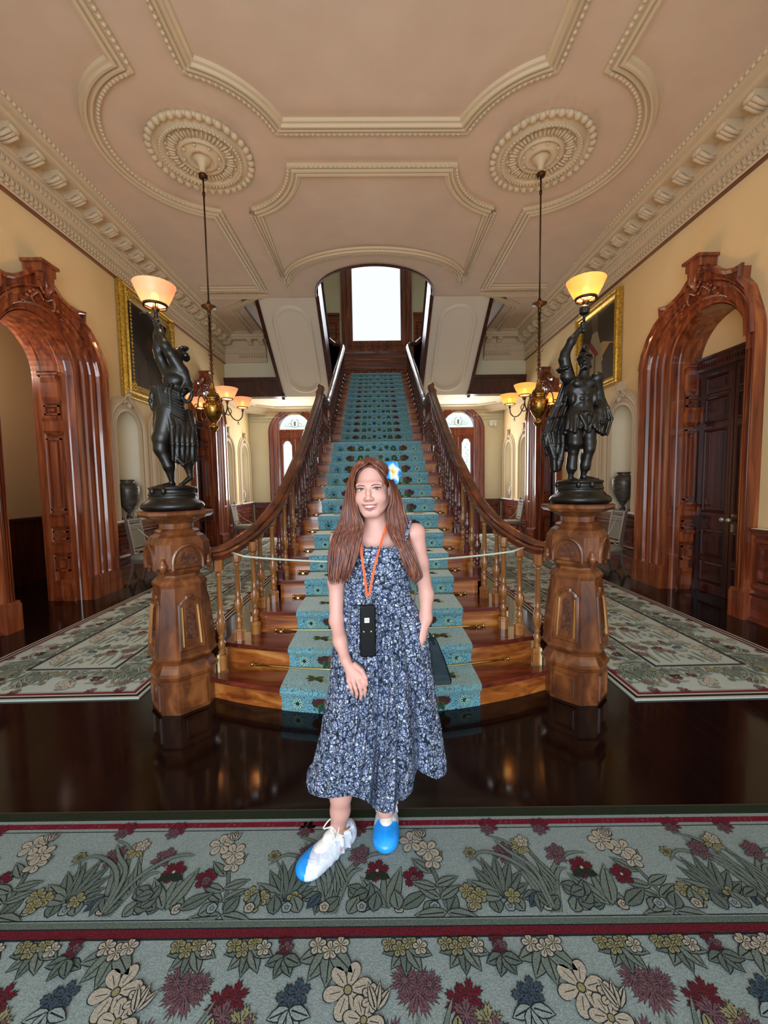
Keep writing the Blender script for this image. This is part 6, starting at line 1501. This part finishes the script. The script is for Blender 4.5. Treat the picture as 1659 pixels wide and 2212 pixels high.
for i in range(NR+1):
    v = i/NR; ybase = 1184+(1700-1184)*v
    for j in range(NC+1):
        s = j/NC; xl = interp(ybase, ry, [r[1] for r in ROW]); xr = interp(ybase, ry, [r[2] for r in ROW])
        x = xl+(xr-xl)*s; hemy = interp(x, HEMX, HEMY)
        k = max(0, (ybase-1500)/200); y = ybase + (hemy-1700)*min(k, 1)**1.6
        bod = interp(ybase, [1184, 1240, 1290, 1330, 1400, 1700], [.088, .105, .075, .095, .125, .165]); el = max(sin(PI*s), 0)**.62
        Yb = 1.685 - bod*el                                  # around the body
        Yh = interp(s, HS, HYF); low = min(max((ybase-1330)/330, 0), 1)**.9
        Y = Yb*(1-low)+Yh*low
        sk = min(max((ybase-1300)/60, 0), 1); gr = interp(ybase, [1290, 1330, 1450, 1700], [0, .0045, .006, .008])
        Y += gr*1.5*(sin(s*2*PI*11+2.2*sin(ybase/90)) + .5*sin(s*2*PI*23+ybase/80)) * el
        Y += .030*min(max((ybase-1370)/80, 0), 1)*(1-low*.3)*math.exp(-((s-(.42+.045*low))/.014)**2) + .022*min(max((ybase-1440)/100, 0), 1)*math.exp(-((s-.635)/.014)**2)
        if ybase < 1296: Y += .0022*sin(ybase*.62)*(1 if ybase > 1188 else 0) + .0012*sin(s*150+ybase*.3)   # smocked bodice
        G[0, i, j] = b.vert(A(x, y, Y))
        # back of the dress
        p = A(x, y, 1.66); back = interp(ybase, [1184, 1290, 1400, 1700], [.085, .075, .11, .15])
        w0 = A(xl, y, 1.68); w1 = A(xr, y, 1.68); X = w0[0]+(w1[0]-w0[0])*s
        zz = A(x, ybase + (1690-1700)*min(k, 1), 1.66)[2] if v > .6 else p[2]
        zz = p[2]*(1-min(k, 1)) + min(k, 1)*(.30 + .02*sin(s*9)) if k > 0 else p[2]
        G[1, i, j] = b.vert((X, 1.70+back*el+.010*sk*sin(s*40)*el*(.3+low), zz))
for i in range(NR):
    for j in range(NC):
        b.face((G[0, i, j], G[0, i, j+1], G[0, i+1, j+1], G[0, i+1, j])); b.face((G[1, i, j+1], G[1, i, j], G[1, i+1, j], G[1, i+1, j+1]))
    for j in (0, NC): b.face((G[0, i, j], G[1, i, j], G[1, i+1, j], G[0, i+1, j]))
b.smooth = False
dress = part(b, 'sundress', cotton)
b = MB()                                                                       # ruffled top edge and straps
pts = [Vector(A(748+(884-748)*t, 1183+1.2*sin(t*60), 1.685-.090*max(sin(PI*t), 0)**.62)) for t in [i/60 for i in range(61)]]
b.tube(pts, [.0032+.0014*sin(i*1.9) for i in range(61)], 6)
for xs_ in ([(866, 1182, 1.612), (874, 1165, 1.625), (880, 1145, 1.65), (884, 1126, 1.685), (886, 1118, 1.72)], [(762, 1184, 1.612), (757, 1165, 1.625), (752, 1147, 1.65), (750, 1135, 1.69)]):
    pp = catmull([Vector(A(*q)) for q in xs_], 5); b.tube(pp, [.012+.0025*sin(i*2.2) for i in range(len(pp))], 8, flat=.35)
part(b, 'strap', cotton)

# shoes inside blue and white plastic covers
blue = noise_mat('blue_plastic_film', '#0f7fd8', '#2a9df0', (18, 18, 18), .25, bump=.6, bdist=.006, detail=3); film = noise_mat('white_plastic_film', '#b9bfd0', '#dcdfe8', (22, 22, 22), .3, bump=.8, bdist=.008, detail=4, dist=1)
canvas = base_mat('cream_canvas', '#dcd8cf', .7); tan = base_mat('tan_edge', '#a87a4e', .7)
def shoe(heel, toe, ankle, w, blue_fn, nm):
    heel = Vector(heel); toe = Vector(toe); d = (toe-heel); L = d.length; d.normalize(); sd = Vector((-d.y, d.x, 0))
    def q(l, s_, z): return heel+d*(l*L)+sd*s_+Vector((0, 0, z))
    lo = [min(heel[i], toe[i])-.10 for i in range(2)]; hi = [max(heel[i], toe[i])+.10 for i in range(2)]
    C = Clay(axis(lo[0], hi[0], .004), axis(lo[1], hi[1], .004), axis(-.03, .17, .004)); Rr = Matrix((d, sd, Vector((0, 0, 1)))).transposed(); RL = [list(r) for r in Rr]
    T0 = .013
    C.ell(q(.80, 0, T0+.024), (.062, w*.50, .034), .015, RL); C.ell(q(.60, 0, T0+.030), (.085, w*.50, .040), .02, RL); C.ell(q(.38, 0, T0+.038), (.075, w*.42, .046), .02, RL); C.ell(q(.16, 0, T0+.036), (.052, w*.38, .048), .02, RL)
    C.ell(q(.18, 0, T0+.070), (.045, w*.32, .024), .02, RL)
    for i in range(12): C.cap(q(.16+.06*i, w*.42*(1 if i % 2 else -1), T0+.02), q(.22+.055*i, w*.20*(1 if i % 2 else -1), T0+.066-.003*i), .005, .004, .010)
    for i in range(10): a = 2*PI*i/10; C.cap(q(.27+.21*cos(a), w*.40*sin(a), T0+.080-.018*max(cos(a), 0)), q(.27+.25*cos(a), w*.46*sin(a), T0+.055-.018*max(cos(a), 0)), .006, .004, .006)
    C.cap(q(.27, 0, T0+.12), q(.34, 0, T0+.065), .030, .026, .01, sub=True)
    X, Y, Z = np.meshgrid(C.xs, C.ys, C.zs, indexing='ij', sparse=True); C.F = np.maximum(C.F, (T0-Z).astype(np.float32))
    Pn, Qn = C.mesh(); ct = Pn[Qn].mean(axis=1)-np.array(heel); ll = (ct @ np.array(d))/L; ss = (ct @ np.array(sd))/w
    loc_(clay_obj('shoe_cover', Pn, Qn, [film, blue], person, blue_fn(ll, ss, ct[:, 2]).astype(int)))
    C = Clay(axis(lo[0], hi[0], .0035), axis(lo[1], hi[1], .0035), axis(.02, .17, .0035))
    C.ell(q(.30, 0, T0+.050), (.062, w*.37, .048), .02, RL); C.ell(q(.56, 0, T0+.050), (.055, w*.30, .036), .02, RL); C.ell(q(.46, 0, T0+.088), (.030, w*.20, .016), .01, RL); C.ell(q(.36, 0, T0+.108), (.018, w*.18, .022), .01, RL)
    C.cap(q(.23, 0, T0+.16), q(.25, 0, T0+.06), .036, .032, .006, sub=True)
    Pn, Qn = C.mesh(); sn = loc_(clay_obj('sneaker', Pn, Qn, canvas, person))
    b = MB()
    for i in range(5):
        l = .42+.06*i; z = T0+.105-.008*i; b.tube(catmull([q(l, -w*.20, z-.014), q(l+.01, 0, z), q(l-.01, w*.20, z-.014)], 4), .0032, 6)
    for sg in (-1, 1): b.tube(catmull([q(.40, 0, T0+.112), q(.36, sg*w*.25, T0+.125), q(.47, sg*w*.36, T0+.095), q(.42, sg*w*.08, T0+.110)], 5), .003, 6)
    o = b.build('laces', canvas, sn)
    b = MB(); b.tube([q(.25+.14*cos(a), w*.30*sin(a), T0+.093+.012*cos(a)) for a in [2*PI*i/20 for i in range(21)]], .004, 6); b.build('collar', tan, sn)
shoe((-.130, 1.676, 0), (-.335, 1.475, 0), None, .112, lambda l, s_, z: ((l+.55*s_*-1) > .82) | ((s_ < -.30) & (l > .45)) | (z < .022), 'a')
shoe((.022, 1.835, 0), (.006, 1.575, 0), None, .112, lambda l, s_, z: l > .60+.05*np.sin(s_*9), 'b')

# audio guide on its orange lanyard
guide = thing('audio_guide', 'black handheld audio guide hanging on an orange lanyard in front of the floral dress', 'audio guide', Vector(A(795, 1360, 1.545)))
GL = guide.location
def gpart(b, nm, m, parent=None):
    o = b.build(nm, m, parent or guide)
    if parent is None: o.location = -GL
    return o
orange = base_mat('orange_ribbon', '#e8541c', .6)
lan = [[(836, 1128, 1.70), (834, 1140, 1.652), (829, 1155, 1.632), (822, 1178, 1.606), (814, 1205, 1.575), (806, 1240, 1.560), (797, 1288, 1.560)], [(777, 1140, 1.68), (778, 1160, 1.625), (780, 1182, 1.600), (782, 1205, 1.575), (787, 1242, 1.560), (793, 1288, 1.560)]]
b = MB()
for q in lan:
    pp = catmull([Vector(A(*t)) for t in q], 5); b.loft([[p+Vector((dx, dy, 0)) for dx, dy in ((-.0046, 0), (0, -.0012), (.0046, 0), (0, .0012))] for p in pp], smooth=False)
gpart(b, 'lanyard', orange)
b = MB(); c = Vector(A(795, 1297, 1.558)); b.tube([c+Vector((.006*cos(t), 0, .010*sin(t))) for t in [i*.6 for i in range(12)]], .0013, 6); b.tube([c+Vector((0, 0, .014)), c+Vector((0, 0, .006))], .003, 6); b.tube([c+Vector((-.006, 0, -.010)), c+Vector((.0, 0, -.002)), c+Vector((.006, 0, -.010))], .001, 5); gpart(b, 'clip', base_mat('nickel_clip', '#b8b8b8', .25, metal=1))
b = MB(); R = Matrix.Rotation(math.radians(.8), 3, 'Y') @ Matrix.Rotation(math.radians(4), 3, 'Z'); c = Vector(A(794.5, 1362, 1.537))
def rr(w_, h_, r_): return [(sx*(w_-r_)+r_*cos(a), sz*(h_-r_)+r_*sin(a)) for sx, sz, a0 in ((1, 1, 0), (-1, 1, 90), (-1, -1, 180), (1, -1, 270)) for a in [math.radians(a0+22.5*i) for i in range(5)]]
b.loft([[c+R @ Vector((x, y, z)) for x, z in rr(w_, h_, .007)] for y, w_, h_ in ((-.015, .026, .096), (-.0125, .0305, .1005), (.0125, .0305, .1005), (.015, .027, .097))], smooth=False); gpart(b, 'body', M['black'])
b = MB(); b.loft([[c+R @ Vector((x-.004, y, z+.046)) for x, z in rr(.0095, .0095, .0015)] for y in (-.0152, -.0162)], smooth=False); st_ = gpart(b, 'sticker', base_mat('white_sticker', '#cfcfcb', .5))
b = MB()
for k in range(4): b.tube([c+R @ Vector((-.0102+.0042*k+.0016*cos(t), -.0164, .047+.0018*sin(t))) for t in [i*.9 for i in range(7)]], .0005, 4)
gpart(b, 'printed_letters', M['black'])
for dx in (-.016, .0125): 
    b = MB(); b.ball(c+R @ Vector((dx, -.0152, .001)), (.0034, .002, .0034), 10, 6, R); gpart(b, 'stud', base_mat('pale_brass_stud', '#c8b98a', .3, metal=.6))

# handbag at her hip
bagm = noise_mat('dark_teal_leather', '#081518', '#0e2127', (20, 20, 20), .55, bump=.1, bdist=.002, spec=.2)
bag = thing('handbag', 'dark teal leather handbag hanging at the hip beside the floral dress', 'handbag', Vector(A(945, 1420, 1.735)))
BL = bag.location
def bpart(b, nm, m): o = b.build(nm, m, bag); o.location = -BL; return o
b = MB(); prof = [(1378, 915, 940), (1384, 909, 944), (1400, 903, 951), (1425, 899, 961), (1448, 897, 969), (1460, 898, 973), (1466, 902, 972), (1468, 908, 966)]
rings = []
for k, (y, x0, x1) in enumerate(prof):
    a = A(x0, y+(2 if k > 3 else 0), 1.735); c2 = A(x1, y, 1.735); dp = .018+.038*k/7 if k < 7 else .045; m_ = (a+c2)/2; hw_ = (c2[0]-a[0])/2
    rings.append([(m_[0]+hw_*sx, 1.735+dp*sy, m_[2]) for sx, sy in ((-1, -.7), (-.9, -1), (.9, -1), (1, -.7), (1, .7), (.9, 1), (-.9, 1), (-1, .7))])
b.loft(rings[::-1], smooth=False); bpart(b, 'body', bagm)
b = MB()
for sy in (-.022, .022): b.tube(catmull([Vector(A(918, 1392, 1.735+sy)), Vector(A(917, 1378, 1.735+sy)), Vector(A(921, 1369, 1.735+sy*.6)), Vector(A(930, 1372, 1.735+sy)), Vector(A(938, 1392, 1.735+sy))], 5), .0055, 7)
b.box(Vector(A(930, 1381, 1.716)), (.030, .004, .022)); bpart(b, 'handle', bagm)
b = MB(); b.tube([Vector(A(923+3*cos(t), 1374+4*sin(t), 1.705)) for t in [i*.6 for i in range(12)]], .0018, 6); b.ball(Vector(A(936, 1374, 1.705)), .0045, 10, 7); b.ball(Vector(A(924, 1368, 1.705)), .004, 10, 7); bpart(b, 'clasp', base_mat('polished_silver', '#d5d5d8', .15, metal=1))
b = MB()
for k in range(60):
    t = k/59; p = Vector(A(896+.0*t, 1250+122*t, 1.77-.04*t)) if t < .5 else Vector(A(896+26*(t-.5)*2, 1250+122*t, 1.77-.04*t)); b.ball(p, (.0022, .0022, .0042) if k % 2 else (.0022, .0035, .0042), 6, 4)
bpart(b, 'chain_strap', base_mat('chain_metal', '#a9a294', .3, metal=1))

# plumeria clip in her hair
fl = thing('hair_flower', 'blue and white artificial plumeria flower worn in the auburn hair', 'artificial flower', Vector(A(849, 1019, 1.60)))
FL_ = fl.location; c = Vector(A(849, 1019, 1.590)); fd = Vector((.78, -.60, .14)).normalized(); xx = fd.cross(Vector((0, 0, 1))).normalized()*-1; yy = fd.cross(xx).normalized()
if yy.z < 0: yy = -yy
def petm():
    m = base_mat('petal_foam', '#f2f2f0', .6); N, L, bb = nodes(m); at_ = N.new('ShaderNodeAttribute'); at_.attribute_name = 'tint'; cr = N.new('ShaderNodeValToRGB'); e = cr.color_ramp.elements
    e[0].position = 0; e[0].color = lin('#f0c818'); e[1].position = .8; e[1].color = lin('#1f86e0'); q = e.new(.22); q.color = lin('#f4ecc0'); q = e.new(.34); q.color = lin('#f4f4f4'); q = e.new(.48); q.color = lin('#c3dcf4'); q = e.new(.64); q.color = lin('#3b9dec')
    L.new(at_.outputs['Fac'], cr.inputs[0]); L.new(cr.outputs[0], bb.inputs['Base Color']); return m
pm_ = petm()
for k in range(5):
    a = math.radians(200+72*k); b = MB(); b.smooth = True; n, mm = 10, 8; g = {}; tv = []
    d = xx*cos(a)+yy*sin(a); e_ = xx*-sin(a)+yy*cos(a)
    for side in (0, 1):
        for i in range(n+1):
            t = i/n; wd = .0145*sin(PI*min(t*.86+.06, 1))**.75; cup = .004*sin(PI*t)
            for j in range(mm+1):
                s = j/mm*2-1; p = c+d*(.003+.046*t)+e_*(wd*1.42*s+.006*t*t)+fd*(-.014*t*t+.012*t+.008*s*s*t - side*.0012)
                g[side, i, j] = b.vert(p); tv.append(min(1, t*(.75+.25*(1-s)/2*1.3)))
        for i in range(n):
            for j in range(mm): b.face((g[side, i, j], g[side, i+1, j], g[side, i+1, j+1], g[side, i, j+1]))
    o = b.build('petal', pm_, fl); o.location = -FL_; at2 = o.data.attributes.new('tint', 'FLOAT', 'POINT'); at2.data.foreach_set('value', tv)
b = MB(); b.ball(c+fd*.004, (.004, .004, .004), 10, 6); o = b.build('flower_centre', base_mat('yellow_centre', '#e9c21a', .6), fl); o.location = -FL_
